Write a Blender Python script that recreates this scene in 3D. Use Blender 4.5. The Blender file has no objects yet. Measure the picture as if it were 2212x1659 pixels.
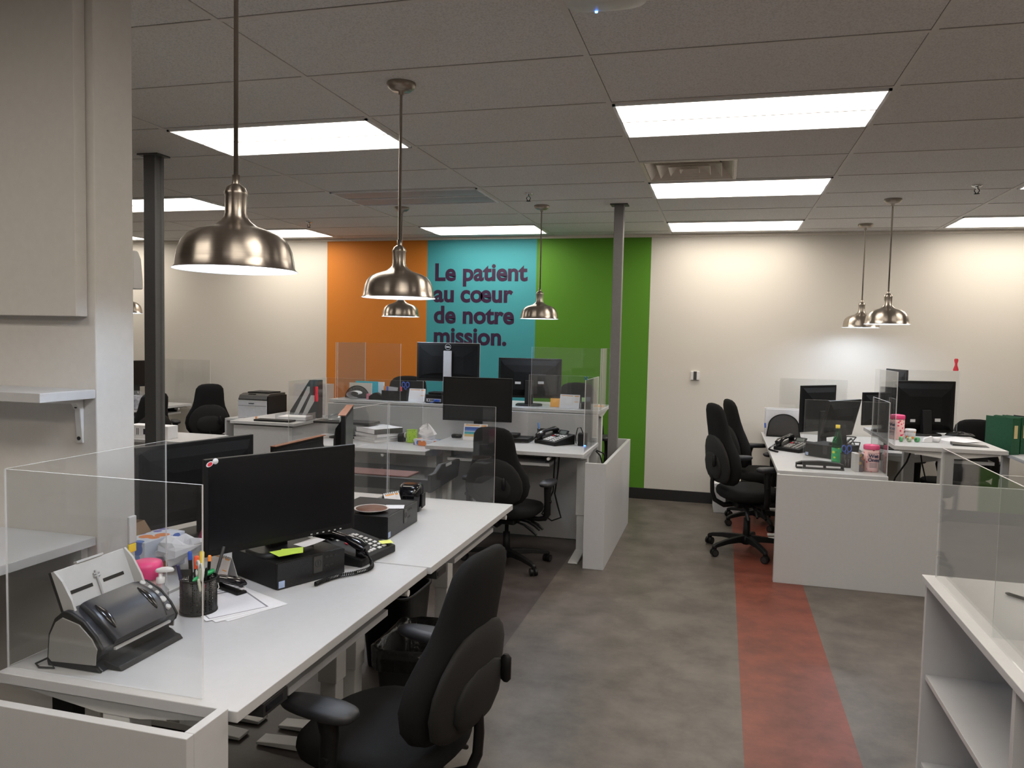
import bpy, bmesh, math, random
from mathutils import Matrix, Vector
random.seed(7)
PI = math.pi
rad = math.radians
sc = bpy.context.scene
COL = sc.collection

# ------------------------------------------------------------------ camera, exposure, world
H = 2.747            # ceiling height
WY = 8.165           # back wall
F_PX, CX, CY = 1680.79, 1106.0, 829.5
CAM = Vector((0.0, 0.0, 1.645))
YAW, PITCH, ROLL = 0.26286795, -0.05802208, 0.02142228
RM = (Matrix.Rotation(YAW, 3, 'Z') @ Matrix.Rotation(PI / 2 + PITCH, 3, 'X') @ Matrix.Rotation(ROLL, 3, 'Z'))
cd = bpy.data.cameras.new('camera')
cam = bpy.data.objects.new('camera', cd)
COL.objects.link(cam)
cam.matrix_world = Matrix.Translation(CAM) @ RM.to_4x4()
cd.sensor_width = 36.0
cd.lens = F_PX / 2212.0 * 36.0
cd.clip_start = 0.05
sc.camera = cam
sc.view_settings.view_transform = 'Standard'
sc.view_settings.look = 'None'
sc.view_settings.exposure = 0.85
sc.view_settings.gamma = 1.0
sc.view_settings.use_curve_mapping = False
world = bpy.data.worlds.new('world')
world.use_nodes = True
world.node_tree.nodes['Background'].inputs[0].default_value = (0.5, 0.48, 0.45, 1)
world.node_tree.nodes['Background'].inputs[1].default_value = 0.01
sc.world = world
TROFFER = 5.2       # emission of the ceiling troffers
BULB = 95.0          # emission of the pendant bulbs


def on(u, v, **k):
    """the point of the plane x=, y= or z= that the photograph shows at pixel (u, v)"""
    (ax, val), = k.items()
    i = 'xyz'.index(ax)
    d = RM @ Vector(((u - CX) / F_PX, -(v - CY) / F_PX, -1.0))
    return CAM + d * ((val - CAM[i]) / d[i])


# ------------------------------------------------------------------ materials
MATS = {}


def mat(name, col, rough=0.5, metal=0.0, noise=0.04, scale=40.0, bump=0.0, bscale=300.0, emit=None, estr=0.0, spec=0.5, stretch=None, coat=0.0):
    if name in MATS:
        return MATS[name]
    m = bpy.data.materials.new(name)
    m.use_nodes = True
    nt = m.node_tree
    b = nt.nodes['Principled BSDF']
    b.inputs['Roughness'].default_value = rough
    b.inputs['Metallic'].default_value = metal
    b.inputs['Specular IOR Level'].default_value = spec
    b.inputs['Coat Weight'].default_value = coat
    tc = nt.nodes.new('ShaderNodeTexCoord')
    src = tc.outputs['Object']
    if stretch:
        mp = nt.nodes.new('ShaderNodeMapping')
        mp.inputs['Scale'].default_value = stretch
        nt.links.new(src, mp.inputs[0])
        src = mp.outputs[0]
    nz = nt.nodes.new('ShaderNodeTexNoise')
    nz.inputs['Scale'].default_value = scale
    nz.inputs['Detail'].default_value = 3.0
    nt.links.new(src, nz.inputs['Vector'])
    rp = nt.nodes.new('ShaderNodeValToRGB')
    rp.color_ramp.elements[0].position = 0.3
    rp.color_ramp.elements[1].position = 0.7
    rp.color_ramp.elements[0].color = tuple(max(0, c * (1 - noise)) for c in col) + (1,)
    rp.color_ramp.elements[1].color = tuple(min(1, c * (1 + noise)) for c in col) + (1,)
    nt.links.new(nz.outputs[0], rp.inputs[0])
    nt.links.new(rp.outputs[0], b.inputs['Base Color'])
    if bump:
        n2 = nt.nodes.new('ShaderNodeTexNoise')
        n2.inputs['Scale'].default_value = bscale
        nt.links.new(src, n2.inputs['Vector'])
        bp = nt.nodes.new('ShaderNodeBump')
        bp.inputs['Strength'].default_value = bump
        bp.inputs['Distance'].default_value = 0.002
        nt.links.new(n2.outputs[0], bp.inputs['Height'])
        nt.links.new(bp.outputs[0], b.inputs['Normal'])
    if emit:
        b.inputs['Emission Color'].default_value = tuple(emit) + (1,)
        b.inputs['Emission Strength'].default_value = estr
    MATS[name] = m
    return m


def srgb(r, g, b):
    f = lambda c: c / 12.92 if c <= 0.04045 else ((c + 0.055) / 1.055) ** 2.4
    return (f(r / 255), f(g / 255), f(b / 255))


WHITE = mat('white_laminate', (0.53, 0.535, 0.55), 0.36, noise=0.015)
WHITEM = mat('white_powder_coat', (0.62, 0.62, 0.61), 0.4, noise=0.02)
PAINT = mat('wall_paint', (0.62, 0.60, 0.57), 0.75, noise=0.02, bump=0.08, bscale=500)
BLACK = mat('black_plastic', (0.005, 0.005, 0.0055), 0.5, noise=0.1, spec=0.3)
MATTE = mat('matte_black_casing', (0.004, 0.004, 0.0042), 0.7, noise=0.1, spec=0.15)
BLACKG = mat('black_gloss', (0.006, 0.006, 0.008), 0.12, noise=0.05)
SCREEN = mat('screen_panel', (0.004, 0.004, 0.005), 0.25, noise=0.02)
CHARC = mat('charcoal_plastic', (0.020, 0.020, 0.021), 0.45, noise=0.08)
FABRIC = mat('black_fabric', (0.0105, 0.0105, 0.011), 0.9, noise=0.25, scale=600, bump=0.35, bscale=900, spec=0.2)
GREYF = mat('grey_fabric', (0.06, 0.058, 0.056), 0.9, noise=0.2, scale=500, bump=0.3, bscale=800, spec=0.2)
MESHK = mat('fine_black_mesh', (0.045, 0.043, 0.042), 0.6, noise=0.4, scale=900, bump=0.4, bscale=900)
METAL = mat('brushed_nickel', (0.42, 0.375, 0.33), 0.30, metal=1.0, noise=0.06, scale=8, stretch=(1, 1, 60))
_b = METAL.node_tree.nodes['Principled BSDF']
_b.inputs['Anisotropic'].default_value = 0.85
_t = METAL.node_tree.nodes.new('ShaderNodeTangent')
_t.direction_type, _t.axis = 'RADIAL', 'Z'
_b.inputs['Anisotropic Rotation'].default_value = 0.25
METAL.node_tree.links.new(_t.outputs[0], _b.inputs['Tangent'])
NICKEL = mat('satin_nickel', (0.36, 0.32, 0.28), 0.32, metal=1.0, noise=0.05)
CHROME = mat('chrome', (0.75, 0.75, 0.76), 0.15, metal=1.0, noise=0.02)
SILVER = mat('silver_plastic', (0.42, 0.42, 0.43), 0.35, noise=0.03)
GREYP = mat('grey_plastic', (0.30, 0.29, 0.28), 0.5, noise=0.03)
LGREY = mat('light_grey_plastic', (0.52, 0.52, 0.52), 0.5, noise=0.03)
POSTG = mat('grey_painted_steel', (0.085, 0.085, 0.088), 0.5, noise=0.05)
PAPER = mat('paper', (0.75, 0.75, 0.78), 0.8, noise=0.02)
CREAM = mat('cream_paper', (0.72, 0.66, 0.58), 0.8, noise=0.03)
LIME = mat('lime_sticky_note', (0.55, 0.75, 0.10), 0.7, noise=0.03)
YELN = mat('yellow_sticky_note', (0.75, 0.80, 0.20), 0.7, noise=0.03)
ORANGE = mat('orange_plastic', (0.80, 0.24, 0.03), 0.5)
ORANGEN = mat('orange_note', (0.85, 0.40, 0.08), 0.7)
PINK = mat('hot_pink_plastic', (0.72, 0.05, 0.20), 0.35)
PINKL = mat('pale_pink_plastic', (0.75, 0.42, 0.42), 0.4, noise=0.05)
RED = mat('red_plastic', (0.62, 0.03, 0.05), 0.4)
BLUE = mat('blue_plastic', (0.03, 0.10, 0.48), 0.35)
CYAN = mat('turquoise_card', (0.05, 0.42, 0.50), 0.7)
GREEN = mat('green_plastic', (0.02, 0.32, 0.10), 0.35)
LGREEN = mat('lime_green_plastic', (0.34, 0.58, 0.05), 0.45)
DGREEN = mat('dark_green_binder', (0.008, 0.075, 0.032), 0.45, noise=0.1)
YELLOW = mat('yellow_plastic', (0.80, 0.62, 0.05), 0.4)
CARD = mat('brown_cardboard', (0.22, 0.13, 0.07), 0.85, noise=0.1, scale=20)
WOODB = mat('brown_wood_strip', (0.18, 0.065, 0.03), 0.6, noise=0.15, scale=20)
BROWN = mat('brown_disc', (0.13, 0.05, 0.025), 0.55, noise=0.1)
INK = mat('dark_ink', (0.03, 0.03, 0.05), 0.7)
GINK = mat('grey_ink', (0.22, 0.22, 0.25), 0.8)
OINK = mat('orange_print', (0.78, 0.38, 0.12), 0.8)
PURPLE = mat('purple_vinyl', (0.030, 0.006, 0.040), 0.5)
KEYW = mat('pale_keys', (0.62, 0.62, 0.62), 0.5)
GOLDL = mat('gold_label', (0.62, 0.5, 0.25), 0.5)
NAVY = mat('navy_gloss', (0.012, 0.015, 0.024), 0.34, noise=0.06)
DGREY = mat('dark_grey_plastic', (0.045, 0.044, 0.043), 0.42, noise=0.06)
LAMPIN = mat('lamp_inner_white', (0.85, 0.86, 0.88), 0.6)
BULBM = mat('bulb', (0.9, 0.9, 0.9), 0.5, emit=(0.72, 0.84, 1.0), estr=BULB)
LENS = mat('troffer_lens', (0.9, 0.9, 0.88), 0.5, emit=(1.0, 0.91, 0.79), estr=TROFFER)
LENSOFF = mat('troffer_lens_off', (0.42, 0.42, 0.44), 0.5)
LED = mat('blue_led', (0.05, 0.1, 0.6), 0.3, emit=(0.05, 0.25, 1.0), estr=12)
BEIGEM = mat('beige_enamel', (0.74, 0.68, 0.60), 0.45)
LINER = mat('black_bin_liner', (0.012, 0.012, 0.012), 0.22, noise=0.3, scale=30, bump=0.8, bscale=60)


def acrylic_mat(name, tint, haze, hazecol):
    m = bpy.data.materials.new(name)
    m.use_nodes = True
    nt = m.node_tree
    nt.nodes.clear()
    out = nt.nodes.new('ShaderNodeOutputMaterial')
    tr = nt.nodes.new('ShaderNodeBsdfTransparent')
    tr.inputs[0].default_value = tint
    gl = nt.nodes.new('ShaderNodeBsdfGlossy')
    gl.inputs['Roughness'].default_value = 0.02
    fr = nt.nodes.new('ShaderNodeFresnel')
    geo = nt.nodes.new('ShaderNodeNewGeometry')
    ior = nt.nodes.new('ShaderNodeMapRange')        # the same index of refraction from either side of the sheet
    ior.inputs[3].default_value, ior.inputs[4].default_value = 1.49, 1 / 1.49
    nt.links.new(geo.outputs['Backfacing'], ior.inputs[0])
    nt.links.new(ior.outputs[0], fr.inputs[0])
    m1 = nt.nodes.new('ShaderNodeMixShader')
    nt.links.new(fr.outputs[0], m1.inputs[0])
    nt.links.new(tr.outputs[0], m1.inputs[1])
    nt.links.new(gl.outputs[0], m1.inputs[2])
    df = nt.nodes.new('ShaderNodeBsdfDiffuse')
    df.inputs[0].default_value = hazecol
    tx = nt.nodes.new('ShaderNodeTexNoise')
    tx.inputs['Scale'].default_value = 6.0
    mr = nt.nodes.new('ShaderNodeMapRange')
    mr.inputs[3].default_value = haze * 0.8
    mr.inputs[4].default_value = haze * 1.2
    nt.links.new(tx.outputs[0], mr.inputs[0])
    m2 = nt.nodes.new('ShaderNodeMixShader')
    nt.links.new(mr.outputs[0], m2.inputs[0])
    nt.links.new(m1.outputs[0], m2.inputs[1])
    nt.links.new(df.outputs[0], m2.inputs[2])
    nt.links.new(m2.outputs[0], out.inputs[0])
    MATS[name] = m
    return m


ACRY = acrylic_mat('clear_acrylic', (0.97, 0.975, 0.975, 1), 0.012, (0.8, 0.82, 0.85, 1))
AEDGE = acrylic_mat('polished_acrylic_edge', (0.9, 0.92, 0.92, 1), 0.62, (0.85, 0.86, 0.88, 1))
CLEARP = acrylic_mat('clear_plastic', (0.88, 0.89, 0.9, 1), 0.10, (0.7, 0.72, 0.75, 1))
BOTTLE = acrylic_mat('green_bottle_plastic', (0.22, 0.66, 0.38, 1), 0.06, (0.05, 0.4, 0.15, 1))
def wire_mesh_mat():
    m = bpy.data.materials.new('black_wire_mesh_sheet')
    m.use_nodes = True
    nt = m.node_tree
    nt.nodes.clear()
    out = nt.nodes.new('ShaderNodeOutputMaterial')
    tr = nt.nodes.new('ShaderNodeBsdfTransparent')
    pb = nt.nodes.new('ShaderNodeBsdfPrincipled')
    pb.inputs['Base Color'].default_value = (0.008, 0.008, 0.009, 1)
    pb.inputs['Roughness'].default_value = 0.4
    tc = nt.nodes.new('ShaderNodeTexCoord')
    vo = nt.nodes.new('ShaderNodeTexVoronoi')
    vo.inputs['Scale'].default_value = 170
    vo.inputs['Randomness'].default_value = 0.2
    gt = nt.nodes.new('ShaderNodeMath')
    gt.operation = 'GREATER_THAN'
    gt.inputs[1].default_value = 0.40
    mx = nt.nodes.new('ShaderNodeMixShader')
    L = nt.links.new
    L(tc.outputs['Object'], vo.inputs['Vector']); L(vo.outputs['Distance'], gt.inputs[0]); L(gt.outputs[0], mx.inputs[0])
    L(tr.outputs[0], mx.inputs[1]); L(pb.outputs[0], mx.inputs[2]); L(mx.outputs[0], out.inputs[0])
    MATS[m.name] = m
    return m


MESHT = wire_mesh_mat()


def pattern_mat(name, base, spots, scale, rough=0.7, thr=0.42):
    """printed pattern: voronoi patches of several inks on a base colour"""
    m = bpy.data.materials.new(name)
    m.use_nodes = True
    nt = m.node_tree
    b = nt.nodes['Principled BSDF']
    b.inputs['Roughness'].default_value = rough
    tc = nt.nodes.new('ShaderNodeTexCoord')
    vo = nt.nodes.new('ShaderNodeTexVoronoi')
    vo.inputs['Scale'].default_value = scale
    nt.links.new(tc.outputs['Object'], vo.inputs['Vector'])
    cr = nt.nodes.new('ShaderNodeValToRGB')
    cr.color_ramp.interpolation = 'CONSTANT'
    sep = nt.nodes.new('ShaderNodeSeparateColor')
    nt.links.new(vo.outputs['Color'], sep.inputs[0])
    els = cr.color_ramp.elements
    els[0].color = tuple(spots[0]) + (1,)
    els[1].position = 1.0 / len(spots)
    els[1].color = tuple(spots[1 % len(spots)]) + (1,)
    for i, s in enumerate(spots[2:], 2):
        e = els.new(i / len(spots))
        e.color = tuple(s) + (1,)
    nt.links.new(sep.outputs[0], cr.inputs[0])
    lt = nt.nodes.new('ShaderNodeMath')
    lt.operation = 'LESS_THAN'
    lt.inputs[1].default_value = thr
    nt.links.new(vo.outputs['Distance'], lt.inputs[0])
    mx = nt.nodes.new('ShaderNodeMix')
    mx.data_type = 'RGBA'
    mx.inputs[6].default_value = tuple(base) + (1,)
    nt.links.new(lt.outputs[0], mx.inputs[0])
    nt.links.new(cr.outputs[0], mx.inputs[7])
    nt.links.new(mx.outputs[2], b.inputs['Base Color'])
    MATS[name] = m
    return m


TISSUEBOX = pattern_mat('flower_print_card', (0.62, 0.66, 0.75), [(0.10, 0.18, 0.50), (0.70, 0.22, 0.06), (0.18, 0.32, 0.62), (0.16, 0.14, 0.42)], 19, thr=0.5)
WIPES = pattern_mat('red_dot_print', (0.80, 0.50, 0.50), [(0.70, 0.04, 0.12), (0.62, 0.03, 0.10)], 55, thr=0.30)
GREENMESH = pattern_mat('punched_green_metal', (0.36, 0.60, 0.05), [(0.05, 0.10, 0.01), (0.08, 0.14, 0.01)], 75, thr=0.25)
HOLEY = pattern_mat('punched_black_metal', (0.006, 0.006, 0.0065), [(0.022, 0.022, 0.024), (0.018, 0.018, 0.02)], 260, rough=0.4, thr=0.3)


def printed_mat(name, page, ink, sx, sy, amount):
    """lines of small print on a page"""
    m = bpy.data.materials.new(name)
    m.use_nodes = True
    nt = m.node_tree
    b = nt.nodes['Principled BSDF']
    b.inputs['Roughness'].default_value = 0.8
    tc = nt.nodes.new('ShaderNodeTexCoord')
    mp = nt.nodes.new('ShaderNodeMapping')
    mp.inputs['Scale'].default_value = (sx, sy, 1)
    nt.links.new(tc.outputs['Object'], mp.inputs[0])
    br = nt.nodes.new('ShaderNodeTexBrick')
    br.inputs['Color1'].default_value = tuple(ink) + (1,)
    br.inputs['Color2'].default_value = tuple(page) + (1,)
    br.inputs['Mortar'].default_value = tuple(page) + (1,)
    br.inputs['Mortar Size'].default_value = 0.12
    br.inputs['Scale'].default_value = 1.0
    br.inputs['Bias'].default_value = amount
    nt.links.new(mp.outputs[0], br.inputs['Vector'])
    nt.links.new(br.outputs[0], b.inputs['Base Color'])
    MATS[name] = m
    return m


PRINTED = printed_mat('printed_page', (0.72, 0.73, 0.78), (0.12, 0.12, 0.16), 55, 130, 0.1)
CALGRID = printed_mat('calendar_grid', (0.74, 0.72, 0.72), (0.50, 0.50, 0.56), 130, 130, -0.5)

# ------------------------------------------------------------------ mesh builder


class MB:
    def __init__(s):
        s.v, s.f, s.m, s.sm = [], [], [], []
        s.M = None

    def add(s, vs, fs, m=0, smooth=False):
        o = len(s.v)
        for p in vs:
            p = Vector(p)
            s.v.append(s.M @ p if s.M is not None else p)
        for f in fs:
            s.f.append([o + i for i in f])
            s.m.append(m)
            s.sm.append(smooth)
        return s

    def box(s, x0, x1, y0, y1, z0, z1, m=0):
        if x0 > x1: x0, x1 = x1, x0
        if y0 > y1: y0, y1 = y1, y0
        if z0 > z1: z0, z1 = z1, z0
        return s.add([(x0, y0, z0), (x1, y0, z0), (x1, y1, z0), (x0, y1, z0), (x0, y0, z1), (x1, y0, z1), (x1, y1, z1), (x0, y1, z1)],
                     [(3, 2, 1, 0), (4, 5, 6, 7), (0, 1, 5, 4), (1, 2, 6, 5), (2, 3, 7, 6), (3, 0, 4, 7)], m)

    def loft(s, rings, m=0, smooth=True, cap=True, closed=True):
        n = len(rings[0])
        vs = [p for r in rings for p in r]
        fs = []
        for i in range(len(rings) - 1):
            for j in range(n if closed else n - 1):
                a, b = i * n + j, i * n + (j + 1) % n
                fs.append((a, b, b + n, a + n))
        s.add(vs, fs, m, smooth)
        if cap and closed:
            s.add(rings[0], [tuple(range(n))[::-1]], m)
            s.add(rings[-1], [tuple(range(n))], m)
        return s

    def lathe(s, prof, n=32, m=0, c=(0, 0, 0), cap=False, smooth=True):
        rings = [[(c[0] + r * math.cos(2 * PI * k / n), c[1] + r * math.sin(2 * PI * k / n), c[2] + z) for k in range(n)] for r, z in prof]
        return s.loft(rings, m, smooth, cap)

    def cyl(s, p0, p1, r0, r1=None, n=16, m=0, cap=True):
        return s.tube([p0, p1], [r0, r0 if r1 is None else r1], n, m, cap)

    def tube(s, path, r, n=8, m=0, cap=True):
        P = [Vector(p) for p in path]
        R = r if isinstance(r, (list, tuple)) else [r] * len(P)
        rings, up = [], None
        for i, p in enumerate(P):
            d = (P[min(i + 1, len(P) - 1)] - P[max(i - 1, 0)]).normalized()
            if up is None:
                up = Vector((0, 0, 1)) if abs(d.z) < 0.9 else Vector((0, 1, 0))
            a = d.cross(up).normalized()
            b = a.cross(d).normalized()
            up = b
            rings.append([p + (a * math.cos(-2 * PI * k / n) + b * math.sin(-2 * PI * k / n)) * R[i] for k in range(n)])
        return s.loft(rings, m, True, cap)

    def prism(s, poly, ax, a, b, m=0, smooth=False):
        """poly is 2-D, extruded along axis ax from a to b"""
        def P(p, t):
            if ax == 'x': return (t, p[0], p[1])
            if ax == 'y': return (p[0], t, p[1])
            return (p[0], p[1], t)
        return s.loft([[P(p, a) for p in poly], [P(p, b) for p in poly]], m, smooth, True)

    def sheet(s, pts, t=0.0006, m=0):
        """a flat sheet of real thickness; pts are its corners in order"""
        P = [Vector(p) for p in pts]
        nrm = (P[1] - P[0]).cross(P[-1] - P[0]).normalized() * t
        return s.loft([[p for p in P], [p + nrm for p in P]], m, False, True)

    def build(s, name, mats, parent=None, loc=None, rot=None, bevel=0.0, seg=2, recalc=True):
        me = bpy.data.meshes.new(name)
        me.from_pydata([tuple(p) for p in s.v], [], s.f)
        me.update()
        bm = bmesh.new()
        bm.from_mesh(me)
        bm.faces.ensure_lookup_table()
        for i, f in enumerate(bm.faces):
            f.material_index = s.m[i]
            f.smooth = s.sm[i]
        if bevel:
            bmesh.ops.remove_doubles(bm, verts=bm.verts, dist=1e-6)
        if recalc:
            bmesh.ops.recalc_face_normals(bm, faces=bm.faces)
        if bevel:
            es = [e for e in bm.edges if len(e.link_faces) == 2 and e.calc_face_angle(0) > 0.6]
            bmesh.ops.bevel(bm, geom=es, offset=bevel, segments=seg, profile=0.5, affect='EDGES', clamp_overlap=True)
        bm.to_mesh(me)
        bm.free()
        for mm in (mats if isinstance(mats, (list, tuple)) else [mats]):
            me.materials.append(mm)
        o = bpy.data.objects.new(name, me)
        COL.objects.link(o)
        if parent: o.parent = parent
        if loc is not None: o.location = loc
        if rot is not None: o.rotation_euler = rot
        return o


def sup(a, b, n=3.0, k=28, cx=0, cy=0):
    """super-ellipse outline"""
    r = []
    for i in range(k):
        t = 2 * PI * i / k
        c, q = math.cos(t), math.sin(t)
        r.append((cx + a * math.copysign(abs(c) ** (2 / n), c), cy + b * math.copysign(abs(q) ** (2 / n), q)))
    return r


def tag(o, label, cat, group=None):
    o['label'] = label
    o['category'] = cat
    if group: o['group'] = group
    return o


def thing(name, label, cat, loc=(0, 0, 0), rz=0.0, group=None):
    o = bpy.data.objects.new(name, None)
    o.empty_display_size = 0.05
    COL.objects.link(o)
    o.location = loc
    o.rotation_euler = (0, 0, rz)
    return tag(o, label, cat, group)


def struct(o):
    o['kind'] = 'structure'
    return o


def copy_tree(o, parent=None):
    c = o.copy()
    COL.objects.link(c)
    if parent: c.parent = parent
    for ch in [x for x in bpy.data.objects if x.parent == o]:
        copy_tree(ch, c)
    return c


def clone(o, label, loc, rz=0.0, group=None, sz=None):
    c = copy_tree(o)
    c.location = loc
    c.rotation_euler = (0, 0, rz)
    c['label'] = label
    if group: c['group'] = group
    elif 'group' in c: del c['group']
    if sz: c.scale = sz
    return c


def lettering(txt, size, m, parent, loc, right, up, offset=0.0, extrude=0.0004, name='lettering', spacing=1.0, align='LEFT', line=1.0):
    cu = bpy.data.curves.new(name, 'FONT')
    cu.body = txt
    cu.size = size
    cu.offset = offset
    cu.extrude = extrude
    cu.space_character = spacing
    cu.space_line = line
    cu.align_x = align
    cu.resolution_u = 4
    t = bpy.data.objects.new('tmp', cu)
    COL.objects.link(t)
    dg = bpy.context.evaluated_depsgraph_get()
    me = bpy.data.meshes.new_from_object(t.evaluated_get(dg))
    bpy.data.objects.remove(t)
    me.materials.clear()
    me.materials.append(m)
    o = bpy.data.objects.new(name, me)
    COL.objects.link(o)
    R, U = Vector(right).normalized(), Vector(up).normalized()
    N = R.cross(U)
    mw = Matrix((R, U, N)).transposed().to_4x4()
    mw.translation = Vector(loc)
    if parent:
        o.parent = parent
    o.matrix_local = mw
    return o

# ================================================================== the setting
GX0, GY0, GDX, GDY = -2.986, 2.4446, 1.219, 0.6096
XL, XR, YB = -9.2, 5.6, -3.6


def floor_mat():
    m = bpy.data.materials.new('vinyl_floor')
    m.use_nodes = True
    nt = m.node_tree
    b = nt.nodes['Principled BSDF']
    L = nt.links.new
    tc = nt.nodes.new('ShaderNodeTexCoord')
    sep = nt.nodes.new('ShaderNodeSeparateXYZ')
    L(tc.outputs['Object'], sep.inputs[0])
    mr = nt.nodes.new('ShaderNodeMapRange')
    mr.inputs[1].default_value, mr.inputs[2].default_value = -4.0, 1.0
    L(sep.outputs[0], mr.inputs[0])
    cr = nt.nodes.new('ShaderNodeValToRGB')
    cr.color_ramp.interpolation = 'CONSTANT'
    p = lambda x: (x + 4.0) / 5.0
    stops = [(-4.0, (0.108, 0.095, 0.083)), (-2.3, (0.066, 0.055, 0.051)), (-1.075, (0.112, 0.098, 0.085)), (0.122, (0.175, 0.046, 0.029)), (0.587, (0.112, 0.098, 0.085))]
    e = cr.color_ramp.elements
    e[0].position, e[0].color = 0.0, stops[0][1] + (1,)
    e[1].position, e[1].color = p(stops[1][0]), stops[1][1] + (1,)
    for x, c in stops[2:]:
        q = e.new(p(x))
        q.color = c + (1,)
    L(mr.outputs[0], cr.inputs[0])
    n1 = nt.nodes.new('ShaderNodeTexNoise')
    n1.inputs['Scale'].default_value, n1.inputs['Detail'].default_value, n1.inputs['Roughness'].default_value = 4.0, 9.0, 0.68
    L(tc.outputs['Object'], n1.inputs['Vector'])
    r1 = nt.nodes.new('ShaderNodeValToRGB')
    r1.color_ramp.elements[0].position, r1.color_ramp.elements[1].position = 0.33, 0.68
    r1.color_ramp.elements[0].color, r1.color_ramp.elements[1].color = (0.62, 0.61, 0.60, 1), (1.32, 1.33, 1.34, 1)
    L(n1.outputs[0], r1.inputs[0])
    mx = nt.nodes.new('ShaderNodeMix')
    mx.data_type, mx.blend_type = 'RGBA', 'MULTIPLY'
    mx.inputs[0].default_value = 1.0
    L(cr.outputs[0], mx.inputs[6])
    L(r1.outputs[0], mx.inputs[7])
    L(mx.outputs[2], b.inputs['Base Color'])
    b.inputs['Roughness'].default_value = 0.42
    b.inputs['Specular IOR Level'].default_value = 0.35
    return m


def ceiling_mat():
    m = bpy.data.materials.new('mineral_tile')
    m.use_nodes = True
    nt = m.node_tree
    b = nt.nodes['Principled BSDF']
    L = nt.links.new
    b.inputs['Roughness'].default_value = 0.95
    b.inputs['Specular IOR Level'].default_value = 0.1
    tc = nt.nodes.new('ShaderNodeTexCoord')
    sep = nt.nodes.new('ShaderNodeSeparateXYZ')
    L(tc.outputs['Object'], sep.inputs[0])

    def grid(out, o, step):
        a = nt.nodes.new('ShaderNodeMath'); a.operation = 'SUBTRACT'; a.inputs[1].default_value = o - 20 * step
        L(out, a.inputs[0])
        mo = nt.nodes.new('ShaderNodeMath'); mo.operation = 'PINGPONG'; mo.inputs[1].default_value = step / 2
        L(a.outputs[0], mo.inputs[0])
        lt = nt.nodes.new('ShaderNodeMath'); lt.operation = 'LESS_THAN'; lt.inputs[1].default_value = 0.0138
        L(mo.outputs[0], lt.inputs[0])
        return lt
    gx, gy = grid(sep.outputs[0], GX0, GDX), grid(sep.outputs[1], GY0, GDY)
    mxm = nt.nodes.new('ShaderNodeMath'); mxm.operation = 'MAXIMUM'
    L(gx.outputs[0], mxm.inputs[0]); L(gy.outputs[0], mxm.inputs[1])
    nz = nt.nodes.new('ShaderNodeTexNoise')
    nz.inputs['Scale'].default_value, nz.inputs['Detail'].default_value = 160.0, 4.0
    L(tc.outputs['Object'], nz.inputs['Vector'])
    cr = nt.nodes.new('ShaderNodeValToRGB')
    cr.color_ramp.elements[0].position, cr.color_ramp.elements[1].position = 0.36, 0.55
    cr.color_ramp.elements[0].color, cr.color_ramp.elements[1].color = (0.60, 0.585, 0.57, 1), (0.74, 0.725, 0.71, 1)
    L(nz.outputs[0], cr.inputs[0])
    mx = nt.nodes.new('ShaderNodeMix'); mx.data_type = 'RGBA'
    mx.inputs[7].default_value = (0.13, 0.115, 0.105, 1)  # dark tile edges paint the shadow of the gaps beside the bars
    L(mxm.outputs[0], mx.inputs[0]); L(cr.outputs[0], mx.inputs[6]); L(mx.outputs[2], b.inputs['Base Color'])
    bp = nt.nodes.new('ShaderNodeBump'); bp.inputs['Strength'].default_value = 0.25; bp.inputs['Distance'].default_value = 0.003
    L(nz.outputs[0], bp.inputs['Height']); L(bp.outputs[0], b.inputs['Normal'])
    return m


def backwall_mat():
    m = bpy.data.materials.new('painted_stripes')
    m.use_nodes = True
    nt = m.node_tree
    b = nt.nodes['Principled BSDF']
    b.inputs['Roughness'].default_value = 0.7
    L = nt.links.new
    tc = nt.nodes.new('ShaderNodeTexCoord')
    sep = nt.nodes.new('ShaderNodeSeparateXYZ')
    L(tc.outputs['Object'], sep.inputs[0])
    mr = nt.nodes.new('ShaderNodeMapRange')
    mr.inputs[1].default_value, mr.inputs[2].default_value = -5.0, 0.0
    L(sep.outputs[0], mr.inputs[0])
    cr = nt.nodes.new('ShaderNodeValToRGB')
    cr.color_ramp.interpolation = 'CONSTANT'
    W_ = (0.66, 0.625, 0.57)
    stops = [(-5.0, W_), (-4.447, (0.58, 0.185, 0.012)), (-3.205, (0.045, 0.31, 0.36)), (-1.969, (0.075, 0.235, 0.006)), (-0.750, W_)]
    e = cr.color_ramp.elements
    e[0].position, e[0].color = 0.0, stops[0][1] + (1,)
    e[1].position, e[1].color = (stops[1][0] + 5) / 5, stops[1][1] + (1,)
    for x, c in stops[2:]:
        q = e.new((x + 5) / 5)
        q.color = c + (1,)
    L(mr.outputs[0], cr.inputs[0])
    nz = nt.nodes.new('ShaderNodeTexNoise'); nz.inputs['Scale'].default_value = 350
    L(tc.outputs['Object'], nz.inputs['Vector'])
    bp = nt.nodes.new('ShaderNodeBump'); bp.inputs['Strength'].default_value = 0.06; bp.inputs['Distance'].default_value = 0.002
    L(nz.outputs[0], bp.inputs['Height']); L(bp.outputs[0], b.inputs['Normal'])
    L(cr.outputs[0], b.inputs['Base Color'])
    return m


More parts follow.
